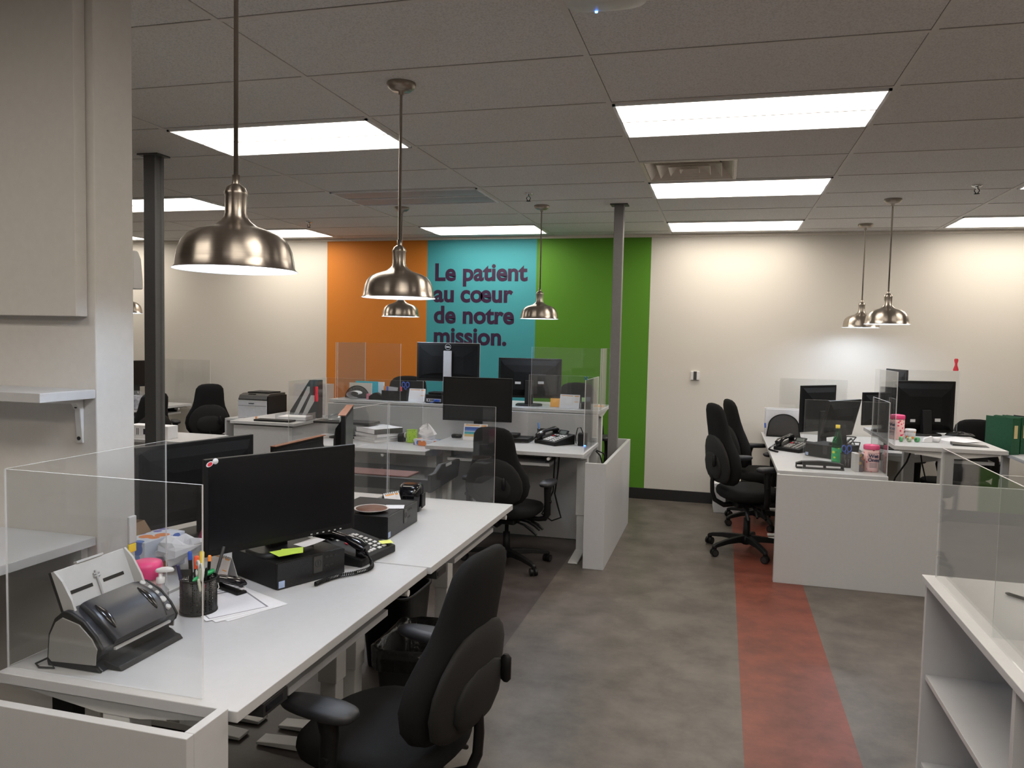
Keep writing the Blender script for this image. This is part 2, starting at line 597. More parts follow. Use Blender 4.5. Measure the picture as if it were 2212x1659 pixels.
struct(MB().box(XL, XR, YB, WY, -0.1, 0).build('floor', floor_mat()))
VX0, VX1, VY0, VY1 = GX0 + 2 * GDX + 0.012, GX0 + 2 * GDX + 0.598, GY0 + 4 * GDY + 0.011, GY0 + 5 * GDY - 0.011
m = MB()
m.box(XL, XR, YB, VY0, H, H + 0.1).box(XL, XR, VY1, WY, H, H + 0.1).box(XL, VX0, VY0, VY1, H, H + 0.1).box(VX1, XR, VY0, VY1, H, H + 0.1)
struct(m.build('ceiling', ceiling_mat()))
wall_back = struct(MB().box(XL, XR, WY, WY + 0.12, 0, H).build('wall_back', backwall_mat()))
struct(MB().box(XL - 0.12, XL, YB, WY, 0, H).build('wall_left', PAINT))
struct(MB().box(XR, XR + 0.12, YB, WY, 0, H).build('wall_right', PAINT))
struct(MB().box(XL, XR, YB - 0.12, YB, 0, H).build('wall_front', mat('grey_wall_paint', (0.33, 0.32, 0.31), 0.75)))
struct(MB().box(XL, XR, WY - 0.012, WY, 0, 0.115).build('baseboard_back', mat('rubber_base', (0.012, 0.011, 0.011), 0.5), bevel=0.003))
struct(MB().box(XL, XR, WY - 0.02, WY, H - 0.03, H - 0.001).build('trim_2', BEIGEM))
g = MB()
i = -5
while GX0 + i * GDX < XR:
    x = GX0 + i * GDX
    if x > XL: g.box(x - 0.012, x + 0.012, YB, WY, H - 0.0035, H)
    i += 1
j = -9
while GY0 + j * GDY < WY:
    y = GY0 + j * GDY
    if y > YB: g.box(XL, XR, y - 0.011, y + 0.011, H - 0.003, H)
    j += 1
struct(g.build('trim_1', mat('ceiling_grid_enamel', (0.66, 0.64, 0.61), 0.6)))
# partition on the left
PX, PY0, PY1 = -1.865, 1.985, 2.145
struct(MB().box(-3.6, PX, PY0, PY1, 0, H - 0.004).build('wall_partition', PAINT, bevel=0.004))
# slogan on the wall
LINES = [['Le', 'patient'], ['au', 'co', 'eur'], ['de', 'notre'], ['mission.']]
slogan = thing('wall_lettering', 'purple words of the slogan on the blue wall stripe', 'wall lettering', (-3.118, WY, 2.275))
for k, ws in enumerate(LINES):
    x = 0.0
    for s in ws:
        o = lettering(s, 0.262, PURPLE, slogan, (x, -0.0012, -0.2335 * k), (1, 0, 0), (0, 0, 1), offset=0.0085, extrude=0.0008, name='word', spacing=1.0)
        x += max(v.co.x for v in o.data.vertices) + (-0.028 if s == 'co' else 0.075)      # o and e join into the ligature

# ================================================================== ceiling fittings


def troffer(i, j, lit, label):
    x0, y0 = GX0 + i * GDX + 0.0125, GY0 + j * GDY + 0.0115
    x1, y1 = x0 + GDX - 0.025, y0 + GDY - 0.023
    w, d = x1 - x0, y1 - y0
    t = thing('ceiling_light', label, 'ceiling light', ((x0 + x1) / 2, (y0 + y1) / 2, H), 0, 'recessed ceiling lights')
    f = MB()
    for a in ((-w / 2, w / 2, -d / 2, -d / 2 + 0.012), (-w / 2, w / 2, d / 2 - 0.012, d / 2), (-w / 2, -w / 2 + 0.014, -d / 2, d / 2), (w / 2 - 0.014, w / 2, -d / 2, d / 2)):
        f.box(*a, -0.012, -0.0005)
    f.build('frame', LAMPIN, t)
    f = MB().box(-w / 2 + 0.014, w / 2 - 0.014, -0.006, 0.006, -0.010, -0.0005)
    f.build('center_rail', LAMPIN, t)
    for s in (-1, 1):
        n = 6
        ys = [0.006 + (d / 2 - 0.018) * k / n for k in range(n + 1)]
        zs = [-0.002 - 0.012 * math.sin(PI * k / n) for k in range(n + 1)]
        poly = [(s * y, z) for y, z in zip(ys, zs)] + [(s * ys[-1], -0.0005), (s * ys[0], -0.0005)]
        MB().prism(poly, 'x', -w / 2 + 0.016, w / 2 - 0.016).build('lens', LENS if lit else LENSOFF, t)
    return t


TR = [(0, 2, 1, 'lit ceiling light behind the rod of the nearest pendant lamp'),
      (2, 2, 1, 'largest lit ceiling light, in front of the square vent'),
      (-2, 5, 1, 'lit ceiling light cut by the dark left post'),
      (0, 5, 0, 'unlit grey ceiling light between the lit ones'),
      (2, 5, 1, 'lit ceiling light touching the square vent'),
      (4, 5, 1, 'lit ceiling light peeking in at the right picture edge beside the sprinkler'),
      (-4, 8, 1, 'sliver of a lit ceiling light by the wall, left of the dark post'),
      (-2, 8, 1, 'lit ceiling light by the white wall behind the nearest pendant shade'),
      (0, 8, 1, 'lit ceiling light above the blue wall stripe'),
      (2, 8, 1, 'lit ceiling light by the white wall right of the green stripe'),
      (4, 8, 1, 'lit ceiling light by the wall at the right picture edge')]
for k, (i_, j_) in enumerate(((2, -4), (0, -4), (4, -4), (4, -1), (4, 2), (-2, 2), (2, -2), (0, -7), (2, -7), (4, -7))):  # added lights outside the view, to brighten the near side of the room
    TR.append((i_, j_, 1, ['lit ceiling light behind the camera above the aisle', 'lit ceiling light behind the camera on the left', 'lit ceiling light behind the camera on the right', 'lit ceiling light above the white bookcase', 'lit ceiling light beyond the right picture edge', 'lit ceiling light hidden by the partition', 'lit ceiling light just above the top picture edge', 'farthest lit ceiling light behind the camera on the left', 'farthest lit ceiling light behind the camera above the aisle', 'farthest lit ceiling light behind the camera on the right'][k]))
for a in TR:
    troffer(*a)

# square vent
vx, vy = GX0 + 2 * GDX + 0.305, GY0 + 4 * GDY + 0.305
t = thing('ceiling_vent', 'square louvred metal air vent between two lit ceiling lights', 'vent', (vx, vy, H))


def ring_frame(half, z0, z1, w0, flare):
    m = MB()
    o = [(-1, -1), (1, -1), (1, 1), (-1, 1)]
    R = lambda h, z: [(a * h, b * h, z) for a, b in o]
    m.loft([R(half, z0), R(half - flare, z1), R(half - flare - w0, z1), R(half - w0, z0), R(half, z0)], 0, False, False)
    return m


ring_frame(0.292, -0.004, 0.012, 0.022, 0.0).build('frame', BEIGEM, t)
MB().box(-0.292, 0.292, -0.292, 0.292, 0.092, 0.098).build('backing', BLACK, t)
for h in (0.268, 0.200, 0.130):
    ring_frame(h, -0.003, 0.075, 0.003, 0.072).build('louver', BEIGEM, t)
ring_frame(0.062, -0.003, 0.055, 0.003, 0.045).build('louver', BEIGEM, t)

# wireless access point
t = thing('access_point', 'white dome wireless access point with blue light at the top edge', 'access point', (-0.395, 2.445, H - 0.003))
MB().loft([[(x, y, z) for x, y in sup(a, b, 4)] for a, b, z in ((0.135, 0.135, -0.001), (0.14, 0.14, -0.012), (0.13, 0.13, -0.032), (0.09, 0.09, -0.044), (0.03, 0.03, -0.048))]).build('housing', mat('ap_white', (0.62, 0.62, 0.60), 0.5), t)
MB().lathe([(0.0045, -0.004), (0.0045, 0.0), (0.0001, 0.0)], 12, c=(-0.035, 0.098, -0.042)).build('status_light', LED, t)

# sprinklers
sp = thing('sprinkler', 'sprinkler head above the nearest pendant shade', 'sprinkler', (-3.95, 6.9, H), 0, 'ceiling sprinklers')
MB().lathe([(0.035, -0.001), (0.035, -0.004), (0.022, -0.012), (0.012, -0.014), (0.012, -0.025), (0.0001, -0.025)], 20).build('escutcheon', CHROME, sp)
m = MB()
for s in (-1, 1):
    m.tube([(s * 0.008, 0, -0.022), (s * 0.016, 0, -0.038), (s * 0.004, 0, -0.056)], 0.003, 6)
m.build('frame', BLACK, sp)
MB().lathe([(0.0001, -0.056), (0.018, -0.056), (0.018, -0.059), (0.0001, -0.059)], 12).build('deflector', BLACK, sp)
clone(sp, 'sprinkler head above the green stripe in the middle of the room', (-1.46, 5.79, H), 0, 'ceiling sprinklers')
clone(sp, 'sprinkler head near the right picture edge', (1.62, 5.95, H), 0, 'ceiling sprinklers')

# pendant lamps
RIMZ = 1.815
pen = thing('pendant_lamp', 'nearest and largest brushed nickel pendant lamp on a rod', 'pendant lamp', (-1.285, 1.86, H), 0, 'brushed nickel pendant lamps')
L0 = RIMZ - H
MB().lathe([(0.062, -0.0005), (0.064, -0.006), (0.058, -0.02), (0.040, -0.034), (0.012, -0.036), (0.012, -0.05), (0.0001, -0.05)], 32).build('canopy', NICKEL, pen)
MB().lathe([(0.0062, -0.03), (0.0062, L0 + 0.255), (0.010, L0 + 0.255), (0.010, L0 + 0.225)], 16).build('rod', NICKEL, pen)
prof = [(0.0001, 0.232), (0.012, 0.231), (0.024, 0.222), (0.030, 0.210), (0.031, 0.204), (0.0285, 0.200), (0.0285, 0.152), (0.0305, 0.148), (0.031, 0.142),
        (0.040, 0.131), (0.058, 0.118), (0.080, 0.111), (0.104, 0.103), (0.124, 0.092), (0.139, 0.075), (0.148, 0.054), (0.153, 0.028), (0.1555, 0.007), (0.163, 0.0)]
MB().lathe([(r, L0 + z) for r, z in prof], 64).build('shade', METAL, pen, recalc=False)
inn = [(0.1625, -0.0005)] + [(max(r - 0.003, 0.0001), z - 0.002) for r, z in prof[::-1][1:-6]] + [(0.0001, 0.149)]
MB().lathe([(r, L0 + z) for r, z in inn], 48).build('shade_lining', LAMPIN, pen)
MB().lathe([(0.0001, L0 + 0.022), (0.022, L0 + 0.026), (0.032, L0 + 0.042), (0.034, L0 + 0.055), (0.026, L0 + 0.078), (0.014, L0 + 0.10), (0.013, L0 + 0.147)], 20).build('bulb', BULBM, pen)
GRP = 'brushed nickel pendant lamps'
for lb, x, y in (('second nearest nickel pendant lamp, hanging before the orange stripe', -1.393, 3.212),
                 ('small nickel pendant lamp half hidden below the second nearest one', -2.69, 6.25),
                 ('nickel pendant lamp hanging at the edge of the green stripe', -1.48, 6.325),
                 ('nearer of the two overlapping nickel pendant lamps on the right', 1.19, 6.413),
                 ('farther of the two overlapping nickel pendant lamps on the right', 1.208, 7.678),
                 ('nickel pendant lamp mostly hidden by the white partition at left', -5.60, 6.32)):
    clone(pen, lb, (x, y, H), 0, GRP)

# steel posts
t = thing('steel_post', 'dark grey steel post standing left, beside the white partition', 'post', (-3.486, 4.19, 0))
w = 0.042
poly = [(-w, -w), (w, -w), (w, -0.02), (w - 0.012, -0.012), (w - 0.012, 0.012), (w, 0.02), (w, w), (-w, w)]
MB().prism(poly, 'z', 0, H - 0.008).build('shaft', POSTG, t, bevel=0.002)
MB().box(-0.075, 0.075, -0.06, 0.06, H - 0.01, H - 0.0008).build('top_plate', POSTG, t)
t = thing('steel_post', 'slim grey steel post standing in front of the green stripe', 'post', (-0.842, 6.36, 0))
w = 0.038
MB().box(-w, w, -w, w, 0, H - 0.008).build('shaft', mat('grey_painted_steel_light', (0.16, 0.155, 0.155), 0.5), t, bevel=0.004)
MB().box(-0.07, 0.07, -0.06, 0.06, H - 0.01, H - 0.0008).build('top_plate', POSTG, t)

# thermostat, emergency light
t = thing('wall_thermostat', 'small white and grey control unit on the beige wall', 'thermostat', (-0.26, WY, 1.31))
MB().box(-0.043, 0.043, -0.022, -0.0005, -0.045, 0.045).build('housing', mat('white_abs', (0.75, 0.75, 0.75), 0.4), t, bevel=0.004)
MB().box(-0.016, 0.016, -0.025, -0.021, -0.043, 0.043).build('grille', DGREY, t)
t = thing('emergency_light', 'off-white wall box with tapered top peeking out past the partition', 'emergency light', (PX - 0.103, PY1, 1.782))
MB().prism([(0.001, 0.0), (0.048, 0.0), (0.048, 0.035), (0.040, 0.10), (0.026, 0.125), (0.001, 0.125)], 'x', -0.1, 0.1).build('housing', WHITEM, t, bevel=0.004)
MB().box(-0.09, 0.09, 0.047, 0.056, 0.028, 0.042).build('latch', WHITEM, t)

# ---- fittings of the partition
t = thing('wall_cabinet', 'flush white overhead cabinet on the partition at top left', 'cabinet', (-2.30, PY0, 1.685))
MB().box(-0.75, 0.405, -0.045, -0.0008, 0.0, H - 1.685 - 0.006).build('body', PAINT, t, bevel=0.002)
t = thing('wall_shelf', 'short white shelf on a bracket below the overhead cabinet', 'shelf', (-2.1, PY0, 1.447))
MB().box(-0.75, 0.232, -0.205, -0.0008, -0.014, 0.014).build('board', WHITE, t, bevel=0.002)
m = MB()
m.prism([(-0.001, -0.0145), (-0.16, -0.0145), (-0.16, -0.019), (-0.03, -0.03), (-0.016, -0.05), (-0.008, -0.155), (-0.001, -0.155)], 'x', 0.165, 0.188)
m.build('bracket', WHITEM, t, bevel=0.002)
m = MB()
for z in (-0.04, -0.14):
    m.cyl((0.176, -0.022 if z > -0.1 else -0.012, z), (0.176, -0.006, z), 0.006, n=10)
m.build('screw', CHARC, t)
t = thing('side_table', 'white side counter under the shelf at the left picture edge', 'counter', (-2.3, 1.72, 0))
MB().box(-0.7, 0.43, -0.52, 0.262, 0.972, 1.0).build('tabletop', WHITE, t, bevel=0.002)
MB().box(-0.68, -0.65, -0.46, 0.25, 0, 0.972).build('side_panel', WHITE, t)
MB().box(-0.65, 0.40, 0.235, 0.26, 0.85, 0.972).build('back_rail', WHITE, t)

# ================================================================== desks
DT = 0.028


def desk(label, cx, cy, z, L, D, rz, knob=0.34, pad=-0.45, tray=True, group='white height-adjustable desks', trayw=0.68, tray_x=0.05, padx=True, beam=WHITEM):
    """local x along the length, front edge towards local -y"""
    t = thing('height_adjustable_desk', label, 'desk', (cx, cy, 0), rz, group)
    MB().box(-L / 2, L / 2, -D / 2, D / 2, z - DT, z).build('desktop', WHITE, t, bevel=0.002)
    zc = z - DT
    for s in (-1, 1):
        x = s * (L / 2 - 0.065)
        m = MB()
        m.box(x - 0.04, x + 0.04, -0.03, 0.05, 0.30, zc - 0.03)
        m.box(x - 0.033, x + 0.033, -0.023, 0.043, 0.03, 0.30)
        m.build('leg', beam, t, bevel=0.003)
        MB().prism([(-D / 2 + 0.03, 0.004), (D / 2 - 0.03, 0.004), (D / 2 - 0.03, 0.015), (0.06, 0.032), (-0.04, 0.032), (-D / 2 + 0.03, 0.015)], 'x', x - 0.035, x + 0.035).build('foot', beam, t, bevel=0.002)
        m = MB().prism([(-D / 2 + 0.04, zc - 0.001), (D / 2 - 0.04, zc - 0.001), (D / 2 - 0.04, zc - 0.012), (0.06, zc - 0.045), (-0.06, zc - 0.045), (-D / 2 + 0.04, zc - 0.012)], 'x', s * (L / 2 - 0.035) - 0.012, s * (L / 2 - 0.035) + 0.012)
        m.build('support_bracket', beam, t)
    MB().box(-L / 2 + 0.12, L / 2 - 0.12, -0.02, 0.04, zc - 0.065, zc - 0.03).build('crossbeam', beam, t)
    MB().cyl((knob, -D / 2 + 0.006, zc - 0.020), (knob, -D / 2 + 0.06, zc - 0.020), 0.012, n=16).build('crank_knob', WHITEM, t)
    if padx:
        m = MB().box(pad - 0.055, pad + 0.055, -D / 2 - 0.004, -D / 2 + 0.11, zc - 0.034, zc - 0.001)
        m.box(pad - 0.045, pad + 0.03, -D / 2 - 0.006, -D / 2 - 0.003, zc - 0.024, zc - 0.008, 1)
        m.build('control_pad', [CHARC, BLACKG], t)
    if tray:
        zt = zc - 0.062
        x0, x1 = tray_x - trayw / 2, tray_x + trayw / 2
        k = MB().box(x0, x1, -D / 2 + 0.055, -D / 2 + 0.34, zt - 0.022, zt).build('keyboard_tray', WHITE, t, bevel=0.002)
        m = MB()
        for x in (x0 + 0.03, x1 - 0.03):
            m.box(x - 0.012, x + 0.012, -D / 2 + 0.09, -D / 2 + 0.33, zt, zc - 0.001)
        m.build('slide_rail', CHARC, k)
    return t, (cx, cy, z)


def keyboard(label, loc, rz, L=0.44):
    t = thing('keyboard', label, 'keyboard', loc, rz, 'keyboards on the pull-out trays')
    MB().prism([(-0.07, 0.001), (0.07, 0.001), (0.07, 0.022), (-0.07, 0.012)], 'x', -L / 2, L / 2).build('case', BLACK, t, bevel=0.003)
    m = MB()
    for r in range(5):
        y = -0.055 + r * 0.026
        z = 0.0128 + (y + 0.07) / 0.14 * 0.010
        n = 18
        for c in range(n):
            x = -L / 2 + 0.015 + c * (L - 0.03) / n
            m.box(x, x + (L - 0.03) / n - 0.003, y, y + 0.021, z - 0.002, z + 0.005)
    m.build('keys', CHARC, t)
    return t


ZD = 0.76
R90 = PI / 2
# near-left cluster: two desks front edge towards +X
desk('nearest white desk at front left, carrying the scanner', -1.42, 2.155, ZD, 1.213, 0.71, R90, knob=0.44, pad=-0.45, tray_x=0.04, trayw=0.66)
desk('white desk behind the nearest one, carrying the round brown plate', -1.408, 3.378, ZD, 1.213, 0.71, R90, knob=0.50, pad=-0.50, tray_x=0.13, trayw=0.60)
desk('short white desk beside the partition, carrying the cardboard box', -2.15, 2.465, ZD, 0.60, 0.71, -R90, padx=False, tray=False)
desk('white desk backing onto the far near-left desk, under the brown-topped monitor', -2.15, 3.378, ZD, 1.213, 0.71, -R90, padx=False, tray=False)
keyboard('black keyboard on the tray of the nearest desk', (-1.215, 2.17, ZD - DT - 0.0615), R90, 0.42)
keyboard('black keyboard on the tray behind the nearest chair', (-1.205, 3.50, ZD - DT - 0.0615), R90, 0.40)
# centre cluster
Z2A, Z2B, Z2C = 0.82, 0.765, 1.07
desk('white desk with the black phone in the centre of the room', -1.553, 5.885, Z2A, 1.222, 0.71, 0, knob=0.35, pad=0.0, padx=False, tray_x=-0.05, trayw=0.80)
desk('lower white desk with paper stack, lime pot and tissue box', -2.785, 5.905, Z2B, 1.222, 0.69, 0, knob=0.25, pad=0.0, padx=False, tray=False)
desk('raised white desk before the blue and green stripes', -1.565, 6.66, Z2C, 1.222, 0.69, PI, padx=False, tray=False)
desk('raised white desk before the orange stripe', -2.79, 6.66, Z2C, 1.222, 0.69, PI, padx=False, tray=False)
t = thing('privacy_panel', 'long white panel standing between the centre desks under the raised desktops', 'panel', (-2.17, 6.275, 0))
MB().box(-1.215, 1.215, -0.0125, 0.0125, 0.004, Z2C - DT - 0.002).build('panel', WHITE, t, bevel=0.002)
for x in (-1.1, 0.0, 1.1):
    MB().box(x - 0.03, x + 0.03, 0.0126, 0.04, 0.004, 0.06).build('foot', WHITEM, t)
# right cluster
desk('white desk on the right carrying the green bottle', 0.755, 6.285, 0.77, 1.21, 0.71, -R90, knob=-0.4, padx=False, tray_x=0, trayw=0.6)
desk('white desk by the back wall on the right, under the mesh file rack', 0.755, 7.505, 0.77, 1.21, 0.71, -R90, knob=-0.4, padx=False, tray=False)
desk('raised white desk at right carrying the pink wipes tub', 1.50, 6.375, 0.975, 1.21, 0.69, R90, knob=-0.3, padx=False, tray_x=-0.25, trayw=0.55)
t = thing('side_table', 'lower white table at far right under the green binders', 'table', (2.62, 6.98, 0))
MB().box(-0.36, 0.36, -0.37, 0.37, 0.772, 0.80).build('tabletop', WHITE, t, bevel=0.002)
for x in (-0.31, 0.31):
    for y in (-0.32, 0.32):
        MB().box(x - 0.025, x + 0.025, y - 0.025, y + 0.025, 0, 0.772).build('leg', WHITEM, t)
# left side of the room
desk('white desk along the white wall, beyond the dark left post', -6.55, 7.45, 0.78, 1.25, 0.72, R90, knob=0.4, padx=False, tray_x=0.1, trayw=0.8)
t = thing('storage_cabinet', 'white cabinet with overhanging top carrying the clear letter tray', 'cabinet', (-4.37, 7.37, 0))
MB().box(-0.36, 0.36, -0.62, 0.62, 0.742, 0.77).build('countertop', WHITE, t, bevel=0.002)
MB().box(-0.335, 0.325, -0.595, 0.6, 0.004, 0.73).build('body', WHITE, t, bevel=0.002)
MB().box(-0.33, 0.32, -0.60, 0.59, 0.730, 0.742).build('shadow_gap', CHARC, t)
t = thing('printer_stand', 'white stand under the laser printer', 'stand', (-5.0, 7.62, 0))
MB().box(-0.25, 0.25, -0.22, 0.25, 0.684, 0.71).build('top', WHITE, t, bevel=0.002)
for s in (-1, 1):
    MB().box(s * 0.25, s * 0.23, -0.22, 0.25, 0, 0.684).build('side_panel', WHITE, t)
t = thing('low_cabinet', 'low white cabinet under the boxes of tissues, beyond the dark left post', 'cabinet', (-4.85, 6.02, 0))
MB().box(-0.47, 0.42, -0.28, 0.28, 0.66, 0.688).build('countertop', WHITE, t, bevel=0.002)
MB().box(-0.44, 0.39, -0.26, 0.27, 0.004, 0.658).build('body', WHITE, t, bevel=0.002)

# ================================================================== low end screens of the desk clusters


def lpanel(label, parts_, x, y):
    t = thing('end_screen', label, 'panel', (x, y, 0), 0, 'white low end screens around the desks')
    for nm, b in parts_:
        MB().box(*b).build(nm, WHITE, t, bevel=0.0015)
    return t


lpanel('white low screen in the bottom left corner before the nearest desk', [('long_board', (-0.85, 0.0, 0.0, 0.025, 0.0, 0.768)), ('return_board', (-0.025, 0.0, 0.0255, 0.148, 0.0, 0.768))], -1.085, 1.395)
lpanel('white low screen corner at the end of the centre desks, beside the steel post', [('long_board', (-0.025, 0.0, 0.026, 1.52, 0.0, 0.768)), ('return_board', (-0.150, 0.0, 0.0, 0.0255, 0.0, 0.768)), ('return_board', (-0.150, -0.0255, 1.495, 1.52, 0.0, 0.768))], -0.770, 5.485)
lpanel('wide white low screen at the end of the right-hand desks', [('long_board', (0.0, 1.66, 0.0, 0.025, 0.0, 0.754)), ('return_board', (0.0, 0.018, 0.0255, 0.055, 0.0, 0.754)), ('return_board', (1.635, 1.66, 0.0255, 0.40, 0.0, 0.754))], 0.395, 5.60)

# ================================================================== acrylic screens


def acrylic(label, x, y, z, w, h, axis, name='acrylic_screen'):
    """axis 'x': the sheet runs along X; 'y': along Y.  (x, y, z) is its low near corner"""
    T = 0.006
    dx, dy = (w, T) if axis == 'x' else (T, w)
    me = MB().box(0, dx, 0, dy, 0, h)
    big = (2, 4) if axis == 'x' else (5, 3)
    me.m = [0 if i in big else 1 for i in range(6)]
    o = me.build(name, [ACRY, AEDGE], None, (x, y, z + 0.0006))
    return tag(o, label, 'screen', 'clear acrylic desk screens')


acrylic('clear acrylic screen across the near end of the nearest desk', -1.772, 1.577, ZD, 0.59, 0.522, 'x')
acrylic('clear acrylic screen along the back of the nearest desk', -1.779, 1.585, ZD, 0.60, 0.522, 'y')
acrylic('clear acrylic screen across the far end of the second desk', -1.766, 3.966, ZD, 0.612, 0.52, 'x')
acrylic('clear acrylic screen behind the dark brown-edged monitor', -1.774, 3.40, ZD, 0.560, 0.52, 'y')
acrylic('clear acrylic screen along the right end of the phone desk', -0.956, 5.60, Z2A, 0.63, 0.535, 'y')
acrylic('clear acrylic screen behind the black phone, along the white panel', -1.53, 6.224, Z2A, 0.57, 0.535, 'x')
acrylic('tall clear acrylic screen before the green stripe', -1.542, 6.345, Z2C, 0.60, 0.51, 'x')
acrylic('clear acrylic screen on the right end of the raised desk beside the post', -0.962, 6.354, Z2C, 0.60, 0.51, 'y')
acrylic('tall clear acrylic screen before the orange stripe', -3.336, 6.345, Z2C, 0.61, 0.51, 'x')
acrylic('clear acrylic screen on the left end of the raised orange-side desk', -3.36, 6.354, Z2C, 0.60, 0.51, 'y')
acrylic('clear acrylic screen along the back of the lower desk with the paper stack', -3.39, 6.243, Z2B, 0.92, 0.50, 'x')
acrylic('clear acrylic screen on the left end of the lower desk with the paper stack', -3.3985, 5.63, Z2B, 0.62, 0.50, 'y')
acrylic('clear acrylic screen across the near end of the right-hand bottle desk', 0.565, 5.70, 0.77, 0.535, 0.50, 'x')
acrylic('clear acrylic screen between the bottle desk and the raised desk', 1.100, 5.71, 0.77, 0.60, 0.50, 'y')
acrylic('clear acrylic screen against the back wall behind the mesh file rack', 0.56, 8.10, 0.77, 0.62, 0.545, 'x')
acrylic('clear acrylic screen on the left edge of the raised right desk', 1.158, 5.80, 0.975, 0.62, 0.50, 'y')
acrylic('clear acrylic screen along the far end of the raised right desk, holding the red clip', 1.22, 6.94, 0.975, 0.62, 0.488, 'x')
acrylic('clear acrylic screen on the white bookcase, towards the aisle', 0.815, 2.00, 0.77, 1.25, 0.497, 'y')
acrylic('clear acrylic screen crossing the white bookcase', 0.823, 2.62, 0.77, 0.62, 0.497, 'x')
acrylic('clear acrylic screen on the desk along the left wall', -6.60, 8.10, 0.78, 0.65, 0.53, 'x')

# ================================================================== bookcase at the right
t = thing('bookcase', 'white open bookcase at the bottom right corner', 'bookcase', (1.12, 2.5, 0))
MB().box(-0.345, 0.36, -0.9, 0.778, 0.745, 0.77).build('top', WHITE, t, bevel=0.002)
for y in (0.735, -0.2, -0.88):
    MB().box(-0.335, 0.35, y, y + 0.025, 0.004, 0.7448).build('side_panel', WHITE, t, bevel=0.001)
MB().box(0.345, 0.355, -0.86, 0.735, 0.004, 0.7448).build('back_panel', WHITE, t)
for (a, b) in ((-0.174, 0.734), (-0.854, -0.201)):
    MB().box(-0.325, 0.343, a, b, 0.375, 0.395).build('shelf', WHITE, t, bevel=0.001)
    MB().box(-0.325, 0.343, a, b, 0.03, 0.05).build('shelf', WHITE, t, bevel=0.001)

# ================================================================== office chair


def rings_back(secs, n=3.0, k=28, curve=0.045, fy=0.0):
    rr = []
    for z, hw, th, yc in secs:
        ring = []
        for x, y in sup(hw, th / 2, n, k):
            ring.append((x, yc + fy + y + curve * (x / 0.24) ** 2, z))
        rr.append(ring)
    return rr


BACK = [(0.515, 0.06, 0.02, -0.205), (0.525, 0.14, 0.05, -0.207), (0.55, 0.185, 0.07, -0.212), (0.60, 0.222, 0.088, -0.222), (0.67, 0.238, 0.10, -0.232), (0.74, 0.228, 0.104, -0.242), (0.80, 0.200, 0.10, -0.252),
        (0.86, 0.172, 0.092, -0.265), (0.93, 0.158, 0.082, -0.282), (1.00, 0.152, 0.074, -0.298), (1.06, 0.143, 0.066, -0.310), (1.095, 0.118, 0.052, -0.316), (1.112, 0.085, 0.034, -0.319), (1.119, 0.03, 0.012, -0.32)]


